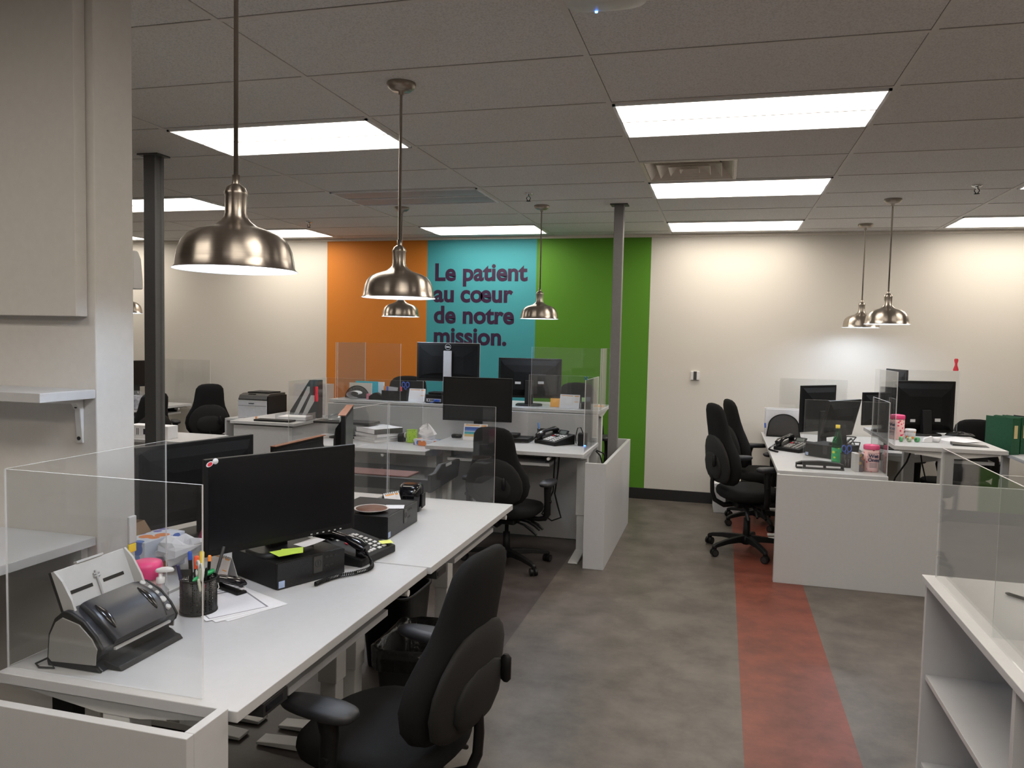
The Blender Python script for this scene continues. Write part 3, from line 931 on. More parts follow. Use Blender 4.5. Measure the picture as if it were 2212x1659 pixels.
def office_chair(label):
    t = thing('office_chair', label, 'office chair', (0, 0, 0), 0, 'black high-back office chairs')
    MB().loft(rings_back(BACK)).build('backrest', FABRIC, t)
    sh = [(0.535, 0.07, 0.02, -0.262), (0.545, 0.14, 0.035, -0.266), (0.58, 0.188, 0.04, -0.276), (0.65, 0.212, 0.04, -0.288), (0.72, 0.208, 0.04, -0.298), (0.78, 0.186, 0.04, -0.306), (0.83, 0.150, 0.036, -0.310), (0.865, 0.105, 0.028, -0.312), (0.882, 0.05, 0.014, -0.312)]
    b = MB().loft(rings_back(sh, curve=0.040)).build('back_shell', mat('chair_shell_fabric', (0.009, 0.0085, 0.0085), 0.85, noise=0.2, scale=400, bump=0.2), t)
    MB().loft(rings_back([(0.56, 0.05, 0.012, -0.290), (0.575, 0.10, 0.03, -0.294), (0.62, 0.135, 0.036, -0.304), (0.68, 0.14, 0.036, -0.312), (0.73, 0.11, 0.03, -0.318), (0.755, 0.05, 0.012, -0.320)], curve=0.035)).build('lumbar_pad', mat('chair_pad_fabric', (0.0075, 0.0075, 0.0075), 0.8, noise=0.2, scale=400), b)
    MB().loft([[(0.10 + x, -0.338 + y, z) for x, y in sup(0.012 * f, 0.016 * f, 2.5, 14)] for z, f in ((0.66, 0.5), (0.67, 1), (0.74, 1), (0.75, 0.5))]).build('back_knob', BLACK, b)
    # seat
    s = MB()
    rr = []
    for z, f in ((0.405, 0.80), (0.412, 0.90), (0.43, 0.975), (0.455, 1.0), (0.475, 0.985), (0.489, 0.93), (0.497, 0.80), (0.500, 0.55), (0.501, 0.2)):
        rr.append([(x * f, 0.02 + y * f, z - 0.018 * max(0, (y * f - 0.12)) / 0.13) for x, y in sup(0.248, 0.25, 2.7, 32)])
    s.loft(rr).build('seat', FABRIC, t)
    m = MB().box(-0.11, 0.11, -0.14, 0.14, 0.352, 0.400)
    m.build('tilt_mechanism', BLACK, t, bevel=0.012)
    MB().tube([(0, -0.06, 0.37), (0, -0.20, 0.36), (0, -0.275, 0.40), (0, -0.298, 0.46), (0, -0.302, 0.53), (0, -0.300, 0.60)], [0.02, 0.02, 0.018, 0.016, 0.016, 0.014], 10).build('back_upright', BLACK, t)
    MB().lathe([(0.014, 0.352), (0.014, 0.26), (0.025, 0.26), (0.027, 0.16), (0.027, 0.06), (0.0001, 0.06)], 20).build('gas_column', BLACK, t)
    hub = MB().lathe([(0.0001, 0.135), (0.036, 0.132), (0.05, 0.115), (0.052, 0.075), (0.04, 0.066), (0.0001, 0.066)], 24).build('base_hub', BLACK, t)
    for k in range(5):
        a = 2 * PI * k / 5
        M = Matrix.Rotation(a, 4, 'Z')
        m = MB()
        m.M = M
        sec = []
        for x, w, zt, zb in ((0.035, 0.030, 0.128, 0.075), (0.10, 0.026, 0.124, 0.082), (0.20, 0.022, 0.113, 0.080), (0.295, 0.020, 0.096, 0.068), (0.325, 0.019, 0.086, 0.062), (0.340, 0.012, 0.076, 0.060)):
            sec.append([(x, -w, zb), (x, w, zb), (x, w * 0.75, zt), (x, -w * 0.75, zt)])
        m.loft(sec, 0, False)
        lg = m.build('base_leg', BLACK, t, bevel=0.004)
        m = MB()
        m.M = M @ Matrix.Translation((0.323, 0, 0)) @ Matrix.Rotation(0.7 + k * 1.3, 4, 'Z')
        for s_ in (-1, 1):
            m.cyl((0, s_ * 0.008, 0.0285), (0, s_ * 0.026, 0.0285), 0.0275, n=20)
            m.cyl((0, s_ * 0.0262, 0.0285), (0, s_ * 0.0275, 0.0285), 0.020, n=16, m=1)
        m.box(-0.016, 0.018, -0.0075, 0.0075, 0.022, 0.064)
        m.cyl((0, 0, 0.05), (0, 0, 0.068), 0.009, n=10)
        m.build('caster', [BLACK, CHARC], lg)
    for s_ in (-1, 1):
        m = MB()
        m.tube([(s_ * 0.10, 0.01, 0.385), (s_ * 0.24, 0.01, 0.385), (s_ * 0.285, 0.01, 0.395), (s_ * 0.303, 0.01, 0.43), (s_ * 0.306, 0.005, 0.52), (s_ * 0.306, 0.0, 0.600), (s_ * 0.306, 0.01, 0.652)],
               [0.018, 0.018, 0.022, 0.026, 0.024, 0.026, 0.030], 10)
        m.cyl((s_ * 0.335, 0.0, 0.53), (s_ * 0.322, 0.0, 0.53), 0.012, n=12)
        ar = m.build('armrest', BLACK, t)
        rr = []
        for z, f in ((0.648, 0.80), (0.652, 0.92), (0.664, 1.0), (0.676, 0.97), (0.683, 0.85), (0.686, 0.5)):
            rr.append([(s_ * 0.30 + x * f * (1.0 - 0.18 * y / 0.13), 0.045 + y * f, z) for x, y in sup(0.047, 0.13, 2.6, 24)])
        MB().loft(rr).build('arm_pad', mat('chair_arm_pad', (0.020, 0.021, 0.025), 0.5, noise=0.1), ar)
    for y, dz in ((-0.02, 0.0), (0.05, -0.012), (-0.09, -0.02)):
        m = MB().tube([(0.10, y, 0.372), (0.17, y - 0.01, 0.365 + dz * 0.4), (0.23, y - 0.02, 0.345 + dz), (0.27, y - 0.03, 0.315 + dz)], [0.007, 0.009, 0.013, 0.009], 8)
        m.build('lever', BLACK, t)
    return t


CH = 'black high-back office chairs'
ch = office_chair('nearest black high-back chair at the bottom of the picture, by the front desk')
ch.location, ch.rotation_euler = (-0.945, 2.17, 0), (0, 0, R90 - 0.17)
ch.scale = (1, 1, 0.93)
c = clone(ch, 'black office chair at the phone desk in the room centre', (-1.47, 5.40, 0), -0.10, CH, (1, 1, 0.93))
for o in c.children:
    if o.name.startswith('base_leg'): o.rotation_euler.z = rad(39.6)
clone(ch, 'nearer of the two black chairs standing by the right-hand bottle desk', (0.235, 6.36, 0), -R90 + 0.42, CH, (1, 1, 1.055))
clone(ch, 'farther of the two black chairs by the right-hand desks, before the beige wall', (0.37, 7.42, 0), -R90 + 0.30, CH, (1, 1, 1.02))
clone(ch, 'black chair standing by the white wall, left of the white printer', (-5.62, 7.55, 0), R90 - 0.75, CH, (1, 1, 0.97))
clone(ch, 'black chair behind the pen holder and calendar before the orange stripe', (-3.16, 7.34, 0), PI + 0.1, CH, (1.35, 1, 1.10))
clone(ch, 'black chair behind the dark monitor before the green stripe', (-1.42, 7.42, 0), PI - 0.1, CH, (1.3, 1, 1.09))
clone(ch, 'grey-lit dark chair behind the raised desk, left of the green binders', (2.08, 7.78, 0), 0.15, CH, (1.1, 1, 0.93))
clone(ch, 'black chair behind the acrylic screen at the right picture edge', (2.34, 6.10, 0), R90 + 0.3, CH, (1.1, 1, 0.88))
clone(ch, 'dark chair cut by the partition at left, below the clear bag', (-5.72, 6.62, 0), R90 - 0.3, CH, (1, 1, 0.93))

# black stand under the lower centre desk
t = thing('rolling_stand', 'low black stand with white legs before the lower centre desk', 'stand', (-2.345, 5.27, 0))
MB().box(-0.41, 0.41, -0.25, 0.22, 0.645, 0.66).build('shelf', BLACKG, t)
MB().box(-0.42, 0.42, -0.285, -0.25, 0.575, 0.66).build('front_rail', CHARC, t, bevel=0.006)
for s_ in (-1, 1):
    x = s_ * 0.435
    m = MB().prism([(-0.30, 0.575), (0.26, 0.60), (0.30, 0.70), (0.30, 0.725), (-0.10, 0.745), (-0.20, 0.70), (-0.30, 0.70)], 'x', x - 0.015, x + 0.015)
    m.build('side_frame', CHARC, t, bevel=0.006)
    for y in (-0.255, 0.2):
        MB().cyl((s_ * 0.40, y, 0.0), (s_ * 0.40, y, 0.5755 if y < 0 else 0.6445), 0.022, n=16).build('leg', WHITEM, t)
MB().box(0.4505, 0.453, -0.02, 0.10, 0.715, 0.735).build('silver_label', SILVER, t)
t = tag(MB().box(-2.68, -2.10, 5.03, 5.25, 0, 0.006).build('folder', mat('brown_red_card', (0.14, 0.045, 0.035), 0.6), None, (0, 0, 0.6605)), 'flat brown-red folder on the low black stand', 'folder')  # made-up red sheet, its colour stands in for a reflection of the floor

# ================================================================== monitors (screen towards local -y)


def monitor(label, x, y, zb, w, h, rz, bottom, style='flat', tilt=0.0, body=BLACK, stand=True, logo=None, topstrip=None, deep=0.045, name='monitor', baser=0.12, buttons=False, sticker=None, neck=None):
    """zb: what the foot stands on; bottom: lower edge of the panel above zb"""
    t = thing(name, label, 'monitor', (x, y, zb), rz, 'flat black computer monitors')
    M = Matrix.Translation((0, 0, bottom)) @ Matrix.Rotation(-tilt, 4, 'X')
    m = MB(); m.M = M
    m.box(-w / 2, w / 2, 0, 0.018, 0, h)
    b = m.build('bezel', body, t, bevel=0.003)
    m = MB(); m.M = M
    m.loft([[(-w / 2 + 0.02, 0.0181, 0.02), (w / 2 - 0.02, 0.0181, 0.02), (w / 2 - 0.02, 0.0181, h - 0.02), (-w / 2 + 0.02, 0.0181, h - 0.02)],
            [(-w / 2 + 0.05, deep * 0.75, 0.05), (w / 2 - 0.05, deep * 0.75, 0.05), (w / 2 - 0.05, deep * 0.75, h - 0.06), (-w / 2 + 0.05, deep * 0.75, h - 0.06)],
            [(-w / 4, deep, 0.07), (w / 4, deep, 0.07), (w / 4, deep, h - 0.12), (-w / 4, deep, h - 0.12)]], 0, False)
    m.build('rear_cover', MATTE if body is BLACK else body, t)
    m = MB(); m.M = M
    m.box(-w / 2 + 0.014, w / 2 - 0.014, -0.0012, -0.0002, 0.022, h - 0.014)
    m.build('screen', SCREEN, t)
    if buttons:
        m = MB(); m.M = M
        for k in range(6):
            m.box(w / 2 - 0.20 + k * 0.026, w / 2 - 0.192 + k * 0.026, -0.0015, -0.0003, 0.006, 0.010)
        m.build('button_marks', LGREY, b)
    if sticker:
        m = MB(); m.M = M
        for (sx, sz, sw, sh) in sticker:
            m.box(sx - sw / 2, sx + sw / 2, deep, deep + 0.0012, sz, sz + sh)
        m.build('barcode_sticker', LGREY, t)
    if logo:
        txt, size, where = logo
        if where == 'front':
            o = lettering(txt, size, LGREY, b, (0, 0, 0), (1, 0, 0), (0, 0, 1), offset=size * 0.03, align='CENTER', spacing=1.15)
            o.matrix_local = M @ Matrix.Translation((0, -0.0005, 0.006)) @ o.matrix_local
    if topstrip:
        m = MB(); m.M = M
        m.box(-w / 2, w / 2, -0.001, 0.032, h, h + 0.003)
        m.build('top_strip', topstrip, t)
    if stand:
        nk = neck or (0.035, 0.02)
        m = MB().loft([[(-nk[0], deep - 0.005, 0.012), (nk[0], deep - 0.005, 0.012), (nk[0], deep + 2 * nk[1], 0.012), (-nk[0], deep + 2 * nk[1], 0.012)],
                       [(-nk[0], deep - 0.005, bottom + h * 0.45), (nk[0], deep - 0.005, bottom + h * 0.45), (nk[0], deep + nk[1], bottom + h * 0.45), (-nk[0], deep + nk[1], bottom + h * 0.45)]], 0, False)
        m.build('stand_neck', body, t, bevel=0.003)
        MB().loft([[(px, py, z) for px, py in sup(baser * f, baser * 0.78 * f, 3.2, 28, 0, 0.035)] for z, f in ((0.0006, 1.0), (0.010, 1.0), (0.016, 0.93))]).build('stand_base', body, t)
    return t


# PCs


def desktop_pc(label, x, y, z, rz, w=0.29, d=0.29, h=0.094):
    t = thing('desktop_computer', label, 'desktop computer', (x, y, z + 0.0006), rz, 'black desktop computers')
    b = MB().box(-w / 2, w / 2, -d / 2 + 0.006, d / 2, 0, h).build('case', BLACK, t, bevel=0.003)
    f = MB().box(-w / 2 + 0.002, w / 2 - 0.002, -d / 2, -d / 2 + 0.0058, 0.002, h - 0.002).build('front_grille', HOLEY, t)
    MB().box(0.005, 0.042, -d / 2 - 0.0025, -d / 2 - 0.0002, h * 0.30, h * 0.93).build('power_plate', DGREY, t)
    m = MB()
    m.lathe([(0.014, 0), (0.014, 0.001), (0.0115, 0.001), (0.0115, 0)], 24)
    m.box(-0.0015, 0.0015, -0.008, 0.008, 0, 0.001)
    o = m.build('power_symbol', CHARC, t)
    o.matrix_local = Matrix.Translation((0.0235, -d / 2 - 0.0026, h * 0.66)) @ Matrix.Rotation(PI / 2, 4, 'X')
    m = MB()
    for k in range(3):
        m.box(0.055 + k * 0.02, 0.068 + k * 0.02, -d / 2 - 0.0012, -d / 2 - 0.0002, h * 0.78, h * 0.86)
    for k in range(2):
        m.box(0.055 + k * 0.022, 0.070 + k * 0.022, -d / 2 - 0.0012, -d / 2 - 0.0002, h * 0.45, h * 0.52)
    m.build('port', CHARC, t)
    m = MB().box(-w / 2 + 0.006, -w / 2 + 0.030, -d / 2 - 0.001, -d / 2 - 0.0002, 0.006, 0.030)
    m.build('processor_sticker', mat('pale_blue_sticker', (0.35, 0.45, 0.65), 0.5), t)
    return t


PCR = math.radians(65.4)
desktop_pc('black desktop computer under the near front monitor', -1.523, 2.53, ZD, PCR)
rad = math.radians
monitor('big black monitor on the front desk facing the nearest chair, with two small stickers', -1.505, 2.478, ZD + 0.0948, 0.61, 0.33, rad(63.2), 0.038, logo=('SAMSUNG', 0.015, 'front'), baser=0.115, buttons=True)
m1 = bpy.data.objects[-1] if False else [o for o in bpy.data.objects if o.name.startswith('monitor')][0]
m = MB()
m.lathe([(0.0001, 0), (0.010, 0), (0.010, 0.002), (0.0001, 0.002)], 20)
o = m.build('round_sticker', PAPER, m1)
o.matrix_local = Matrix.Translation((-0.268, -0.0012, 0.038 + 0.322)) @ Matrix.Rotation(PI / 2, 4, 'X')
m = MB().loft([[(x, y, z) for x, y in sup(0.013, 0.008, 2, 20)] for z in (0, 0.002)])
m.loft([[(x, y, z) for x, y in sup(0.009, 0.006, 2, 20)] for z in (0.0021, 0.0028)], 1)
o = m.build('oval_sticker', [PAPER, RED], m1)
o.matrix_local = Matrix.Translation((-0.288, -0.0012, 0.038 + 0.314)) @ Matrix.Rotation(PI / 2, 4, 'X') @ Matrix.Rotation(0.5, 4, 'Z')
monitor('black monitor turned almost edge-on beside the big front monitor, brown strip on top', -1.63, 3.22, ZD + 0.1008, 0.52, 0.345, rad(113), 0.098, topstrip=WOODB, deep=0.06, baser=0.072)
monitor('black monitor seen from the back behind the big front monitor, with a barcode sticker', -2.22, 2.925, ZD, 0.60, 0.355, rad(254), 0.055, sticker=[(-0.02, 0.06, 0.06, 0.018)], baser=0.12, deep=0.05)
mb = monitor('low brown-topped monitor seen from the back, just above the big front monitor', -2.09, 3.545, ZD, 0.49, 0.30, -R90, 0.04, topstrip=WOODB, deep=0.07)
monitor('black monitor on the centre desk, right above the beach calendar', -1.928, 6.075, Z2A, 0.580, 0.36, rad(4.9), 0.142, baser=0.08)
m6 = monitor('silver-rimmed black monitor seen from the back before the blue stripe', -2.386, 6.64, Z2C, 0.575, 0.345, rad(187.6), 0.18, body=BLACK, deep=0.03, stand=False)
MB().box(-0.2895, 0.2895, 0.002, 0.010, 0.1775, 0.5275).build('silver_rim', SILVER, m6, bevel=0.002)
MB().box(-0.037, 0.037, 0.0305, 0.050, 0.012, 0.455).build('stand_neck', SILVER, m6, bevel=0.004)
MB().loft([[(px, py, z) for px, py in sup(0.12 * f, 0.09 * f, 4, 28, 0, 0.02)] for z, f in ((0.0006, 1), (0.010, 1), (0.013, 0.95))]).build('stand_base', SILVER, m6)
lg = MB().lathe([(0.027, 0), (0.027, 0.001), (0.0245, 0.001), (0.0245, 0)], 32).build('round_emblem', LGREY, m6)
lg.matrix_local = Matrix.Translation((0, 0.0305, 0.49)) @ Matrix.Rotation(-PI / 2, 4, 'X')
o = lettering('DELL', 0.018, LGREY, lg, (0, 0, 0.0), (1, 0, 0), (0, 1, 0), offset=0.001, align='CENTER')
o.matrix_local = Matrix.Rotation(PI, 4, 'Z') @ Matrix.Translation((0, -0.0065, 0.0004))
monitor('black monitor seen from the back on the raised desk before the green stripe', -1.61, 6.58, Z2C, 0.55, 0.345, rad(188.7), 0.065, sticker=[(-0.10, 0.125, 0.05, 0.022), (0.10, 0.12, 0.05, 0.02)], deep=0.045, baser=0.115)
m8 = monitor('black monitor behind the tilted one on the right-hand desks', 0.81, 7.2, 0.77, 0.47, 0.40, rad(227), 0.13, deep=0.05)
m9 = monitor('olive-black monitor leaning back behind the green bottle', 0.875, 6.56, 0.8706, 0.46, 0.30, rad(232), 0.065, baser=0.07, tilt=0.24, deep=0.05)
m10 = monitor('black monitor with cables behind the acrylic screens, left of the pink wipes tub', 1.235, 6.72, 0.975, 0.40, 0.26, rad(215), 0.05, deep=0.05, baser=0.09)
monitor('large black monitor seen from the back on the raised right desk, with a barcode sticker', 1.50, 6.60, 0.975, 0.51, 0.40, rad(200), 0.015, sticker=[(0.10, 0.085, 0.04, 0.022), (-0.10, 0.09, 0.045, 0.024)], deep=0.05)
desk('white desk by the back wall at right, under the edge-on monitor', 1.50, 7.565, 0.77, 1.15, 0.69, R90, padx=False, tray=False)
monitor('thin black monitor seen edge-on above the large right monitor', 1.46, 7.30, 0.77, 0.40, 0.42, rad(102), 0.265, deep=0.04)
monitor('black monitor at the far left beside the dark left post', -6.52, 7.36, 0.78, 0.50, 0.30, rad(72), 0.225, deep=0.04)
monitor('grey-lit monitor at the far left, right of the black one', -6.66, 7.72, 0.78, 0.42, 0.29, rad(60), 0.22, body=CHARC, deep=0.04)

desktop_pc('black desktop computer behind the front phone, carrying a paper note', -1.53, 3.265, ZD, R90 + 0.02, w=0.36, d=0.30, h=0.10)
desktop_pc('black desktop computer behind the green bottle', 0.86, 6.55, 0.77, -R90 + 0.9, w=0.30, d=0.26, h=0.10)
t = thing('mini_computer', 'small grey and black computer with blue plugs on the raised desk edge', 'mini computer', (-2.41, 6.433, Z2C + 0.0006), 0.0)
MB().box(-0.075, 0.075, -0.09, 0.09, 0, 0.075).build('case', BLACK, t, bevel=0.004)
MB().box(-0.068, 0.068, -0.092, -0.0902, 0.012, 0.040).build('port_plate', SILVER, t)
m = MB()
for x in (-0.045, -0.025, -0.012, 0.0):
    m.box(x - 0.004, x + 0.004, -0.0935, -0.0922, 0.018, 0.034)
m.build('port', BLACK, t)
m = MB()
for x in (0.02, 0.045):
    m.box(x - 0.01, x + 0.012, -0.118, -0.0922, 0.016, 0.034)
m.tube([(0.02, -0.115, 0.025), (0.01, -0.128, 0.012), (-0.02, -0.132, 0.006)], 0.004, 6)
m.build('blue_plug', BLUE, t)
MB().box(-0.06, 0.06, -0.07, 0.07, 0.0752, 0.095).build('top_lid', BLACK, t, bevel=0.005)

# ================================================================== phones (user side towards local -y)


def desk_phone(label, x, y, z, rz, pale=KEYW, screen_up=True, wide=0.24, deepn=0.22, cord=None, body=BLACK):
    t = thing('desk_phone', label, 'phone', (x, y, z + 0.0006), rz, 'black office desk phones')
    W, D = wide / 2, deepn / 2
    sl = lambda yy: 0.030 + (yy + D) / (2 * D) * 0.050
    MB().prism([(-D, 0), (D, 0), (D, 0.080), (-D, 0.030)], 'x', -W, W).build('base', body, t, bevel=0.005)
    rows = MB()
    xk0 = -W + 0.085
    for r in range(4):
        for c in range(3):
            yy = -D + 0.028 + r * 0.022
            xx = xk0 + 0.005 + c * 0.021
            rows.M = Matrix.Translation((xx, yy, sl(yy))) @ Matrix.Rotation(math.atan(0.05 / (2 * D)), 4, 'X')
            rows.box(-0.0075, 0.0075, -0.007, 0.007, -0.002, 0.004)
    for r in range(7):
        for c in range(2):
            yy = -D + 0.024 + r * 0.022
            xx = xk0 + 0.082 + c * 0.034
            if xx + 0.01 > W: continue
            rows.M = Matrix.Translation((xx, yy, sl(yy))) @ Matrix.Rotation(math.atan(0.05 / (2 * D)), 4, 'X')
            rows.box(-0.010, 0.010, -0.006, 0.006, -0.002, 0.003)
    for c in range(5):
        yy = D - 0.068
        xx = xk0 + 0.0 + c * 0.027
        if xx + 0.012 > W or yy < -D + 0.12: continue
        rows.M = Matrix.Translation((xx, yy, sl(yy))) @ Matrix.Rotation(math.atan(0.05 / (2 * D)), 4, 'X')
        rows.box(-0.009, 0.009, -0.005, 0.005, -0.002, 0.003)
    rows.build('keypad', pale, t)
    m = MB()
    yy = -D + 0.125
    m.M = Matrix.Translation((xk0 + 0.005, yy, sl(yy))) @ Matrix.Rotation(math.atan(0.05 / (2 * D)), 4, 'X')
    m.box(-0.009, 0.009, -0.007, 0.007, -0.002, 0.004)
    m.build('red_key', RED, t)
    d = MB()
    if screen_up:
        d.M = Matrix.Translation((xk0 + 0.035, D - 0.012, 0.078)) @ Matrix.Rotation(rad(50), 4, 'X')
    else:
        d.M = Matrix.Translation((xk0 + 0.03, D - 0.033, sl(D - 0.033))) @ Matrix.Rotation(math.atan(0.05 / (2 * D)), 4, 'X')
    d.box(-0.05, 0.05, -0.024, 0.024, 0, 0.008)
    d.box(-0.036, 0.036, -0.015, 0.015, 0.0082, 0.0092, 1)
    d.build('display', [body, mat('lcd_grey_green', (0.10, 0.12, 0.11), 0.3)], t)
    hs = MB()
    hx = -W + 0.036
    path = [(hx, -D + 0.000, 0.066), (hx, -D + 0.03, 0.077), (hx, -0.03, 0.094), (hx, 0.03, 0.104), (hx, D - 0.03, 0.106), (hx, D, 0.098)]
    rr = []
    for k, (x_, y_, z_) in enumerate(path):
        a, b = [(0.024, 0.012), (0.028, 0.021), (0.019, 0.013), (0.019, 0.013), (0.028, 0.021), (0.024, 0.012)][k]
        rr.append([(x_ + p, y_, z_ + q) for p, q in sup(a, b, 2.6, 16)])
    hs.loft(rr)
    for yy in (-D + 0.022, D - 0.022):
        hs.lathe([(0.0001, -0.014), (0.024, -0.012), (0.024, 0.010)], 16, c=(hx, yy, sl(yy) + 0.014))
    hs.build('handset', BLACKG, t)
    if cord:
        m = MB()
        P = []
        pts = [Vector(p) for p in cord]
        n = 46 * (len(pts) - 1)
        turns = 10 * (len(pts) - 1)
        for k in range(n * 3):
            f = k / (n * 3 - 1) * (len(pts) - 1)
            i0 = min(int(f), len(pts) - 2)
            u_ = f - i0
            p0, p1, p2, p3 = pts[max(i0 - 1, 0)], pts[i0], pts[i0 + 1], pts[min(i0 + 2, len(pts) - 1)]
            c = 0.5 * ((2 * p1) + (p2 - p0) * u_ + (2 * p0 - 5 * p1 + 4 * p2 - p3) * u_ ** 2 + (3 * p1 - p0 - 3 * p2 + p3) * u_ ** 3)
            dd = (p2 - p1)
            side = Vector((dd.y, -dd.x, 0)).normalized()
            ang = 2 * PI * turns * k / (n * 3)
            P.append(c + side * 0.0065 * math.cos(ang) + Vector((0, 0, 0.0065 * math.sin(ang) + 0.0005)))
        m.tube(P, 0.0018, 5)
        m.build('coiled_cord', BLACK, t)
    return t


p1 = desk_phone('black desk phone on the front desk with coiled cord and yellow note', -1.40, 2.815, ZD, R90 - 0.12, screen_up=False, wide=0.255, deepn=0.235,
                cord=[(-0.10, -0.118, 0.060), (-0.085, -0.135, 0.014), (-0.14, -0.165, 0.009), (-0.21, -0.150, 0.009), (-0.27, -0.115, 0.009), (-0.33, -0.10, 0.009), (-0.385, -0.095, 0.009)])
desk_phone('black desk phone with white line keys on the centre desk', -1.262, 6.03, Z2A, -0.60, cord=[(-0.10, -0.11, 0.05), (-0.12, -0.16, 0.012), (-0.15, -0.22, 0.009), (-0.19, -0.27, 0.009)], pale=mat('white_key_strips', (0.75, 0.76, 0.80), 0.4))
desk_phone('black desk phone left of the green bottle on the right-hand desk', 0.60, 6.80, 0.77, -R90 + 0.9, cord=[(-0.10, -0.11, 0.05), (-0.13, -0.15, 0.010), (-0.05, -0.22, 0.009), (0.02, -0.25, 0.009)], pale=GREYP)

# ================================================================== document scanner on the front desk
t = thing('document_scanner', 'dark blue and grey document scanner with raised paper tray on the front desk', 'scanner', (-1.60, 1.765, ZD + 0.0006), R90)
W = 0.150
prof = [(-0.083, 0.0), (0.085, 0.0), (0.088, 0.012), (0.082, 0.085), (0.062, 0.128), (0.035, 0.150), (0.018, 0.150), (-0.03, 0.128), (-0.066, 0.095), (-0.088, 0.062), (-0.082, 0.045), (-0.050, 0.018), (-0.068, 0.012)]
MB().prism(prof, 'x', -W + 0.012, W - 0.012).build('body', NAVY, t, bevel=0.004)
side = [(-0.070, 0.020), (0.070, 0.014), (0.080, 0.024), (0.074, 0.085), (0.055, 0.120), (0.033, 0.135), (-0.020, 0.122), (-0.060, 0.088), (-0.076, 0.062), (-0.072, 0.045)]
for s_ in (-1, 1):
    MB().prism([(a * 1.0, b) for a, b in prof], 'x', s_ * (W - 0.012), s_ * (W - 0.004)).build('side_frame', BLACK, t, bevel=0.002)
    MB().prism(side, 'x', s_ * (W - 0.004), s_ * W).build('side_panel', GREYP, t, bevel=0.0015)
# front cover: raised, following the slope of the body
m = MB()
p0, p1_ = Vector((0, 0.020, 0.152)), Vector((0, -0.090, 0.066))
nrm = Vector((0, -(0.152 - 0.066), 0.110)).normalized()
rr = []
for k in range(9):
    f = k / 8
    c = p0.lerp(p1_, f) + nrm * (0.016 * math.sin(PI * f) + 0.002)
    hw = 0.098 + 0.012 * math.sin(PI * f)
    th = 0.014
    rr.append([(x + 0.012 - 0.02, c.y + nrm.y * q, c.z + nrm.z * q) for x, q in sup(hw, th, 5, 24)])
m.loft(rr).build('front_cover', NAVY, t)
for xx in (-0.085, 0.07):
    m = MB()
    rr = []
    for k in range(7):
        f = 0.2 + 0.6 * k / 6
        c = p0.lerp(p1_, f) + nrm * (0.016 * math.sin(PI * f) + 0.0165)
        a = 0.010 * math.sin(PI * k / 6) ** 0.5 + 0.001
        rr.append([(xx - 0.008 + x, c.y + nrm.y * q, c.z + nrm.z * q) for x, q in sup(a, 0.0025, 2, 12)])
    m.loft(rr).build('cover_groove', BLACKG, t)
m = MB()
for k, r in enumerate((0.0085, 0.0065, 0.0065, 0.0105, 0.0085)):
    f = 0.05 + k * 0.19
    c = p0.lerp(p1_, f) + nrm * (0.014 * math.sin(PI * f) - 0.0005)
    Mz = Matrix.Translation((0.120, c.y, c.z)) @ nrm.to_track_quat('Z', 'Y').to_matrix().to_4x4()
    m.M = Mz
    m.lathe([(r, -0.006), (r, 0.0012), (r * 0.85, 0.002), (0.0001, 0.002)], 16)
m.build('buttons', LGREY, t)
f = MB()
f.box(-0.105, 0.105, -0.094, -0.087, 0.048, 0.0545)
f.build('silver_trim', SILVER, t)
MB().box(-0.115, 0.115, -0.080, -0.0495, 0.020, 0.045).build('paper_exit', BLACK, t)
MB().prism([(-0.125, 0.0), (-0.068, 0.0), (-0.068, 0.022), (-0.115, 0.012)], 'x', -0.12, 0.12).build('exit_flap', BLACK, t, bevel=0.002)
# tray, leaning back
Mt = Matrix.Translation((0, 0.040, 0.135)) @ Matrix.Rotation(rad(-22), 4, 'X')
m = MB(); m.M = Mt
m.box(-0.128, 0.128, 0.0, 0.006, 0.0, 0.118)
tr = m.build('paper_tray', LGREY, t, bevel=0.002)
m = MB(); m.M = Mt
m.box(-0.13, 0.13, 0.0062, 0.013, -0.07, 0.118)
m.build('tray_back', BLACK, t)
m = MB(); m.M = Mt
for s_ in (-1, 1):
    m.prism([(-0.030, 0.0), (0.005, 0.0), (0.005, 0.118), (-0.004, 0.118), (-0.020, 0.085), (-0.030, 0.03)], 'x', s_ * 0.129, s_ * 0.122)
m.build('paper_guides', LGREY, tr)
m = MB(); m.M = Mt
m.box(-0.050, 0.045, -0.004, 0.008, 0.1185, 0.125)
m.build('pull_tab', LGREY, tr, bevel=0.001)
m = MB(); m.M = Mt
for a, b in ((-0.095, -0.02), (0.018, 0.095)):
    m.box(a, b, -0.0008, 0.001, 0.045, 0.055)
m.build('tray_slot', BLACK, tr)
m = MB(); m.M = Mt
m.cyl((0, -0.003, 0.005), (0, -0.003, 0.085), 0.0035, n=8)
for z in (0.012, 0.068, 0.076):
    m.cyl((-0.01, -0.003, z), (0.01, -0.003, z), 0.003, n=8)
m.build('stop_rod', SILVER, tr)
o = lettering('fi', 0.016, LGREY, t, (0, 0, 0), (1, 0, 0), (0, 0, 1), offset=0.0004)
c = p0.lerp(p1_, 0.1) + nrm * 0.001
o.matrix_local = Matrix.Translation((-0.128, c.y - 0.016, c.z - 0.012 + 0.001)) @ Matrix.Rotation(math.atan2(0.152 - 0.066, 0.110), 4, 'X')
m = MB().tube([(-0.1, 0.087, 0.03), (-0.13, 0.10, 0.012), (-0.155, 0.115, 0.0045), (-0.168, 0.09, 0.0035), (-0.160, 0.05, 0.0035), (-0.140, 0.085, 0.01)], 0.0028, 8)
m.build('power_cable', BLACK, t)

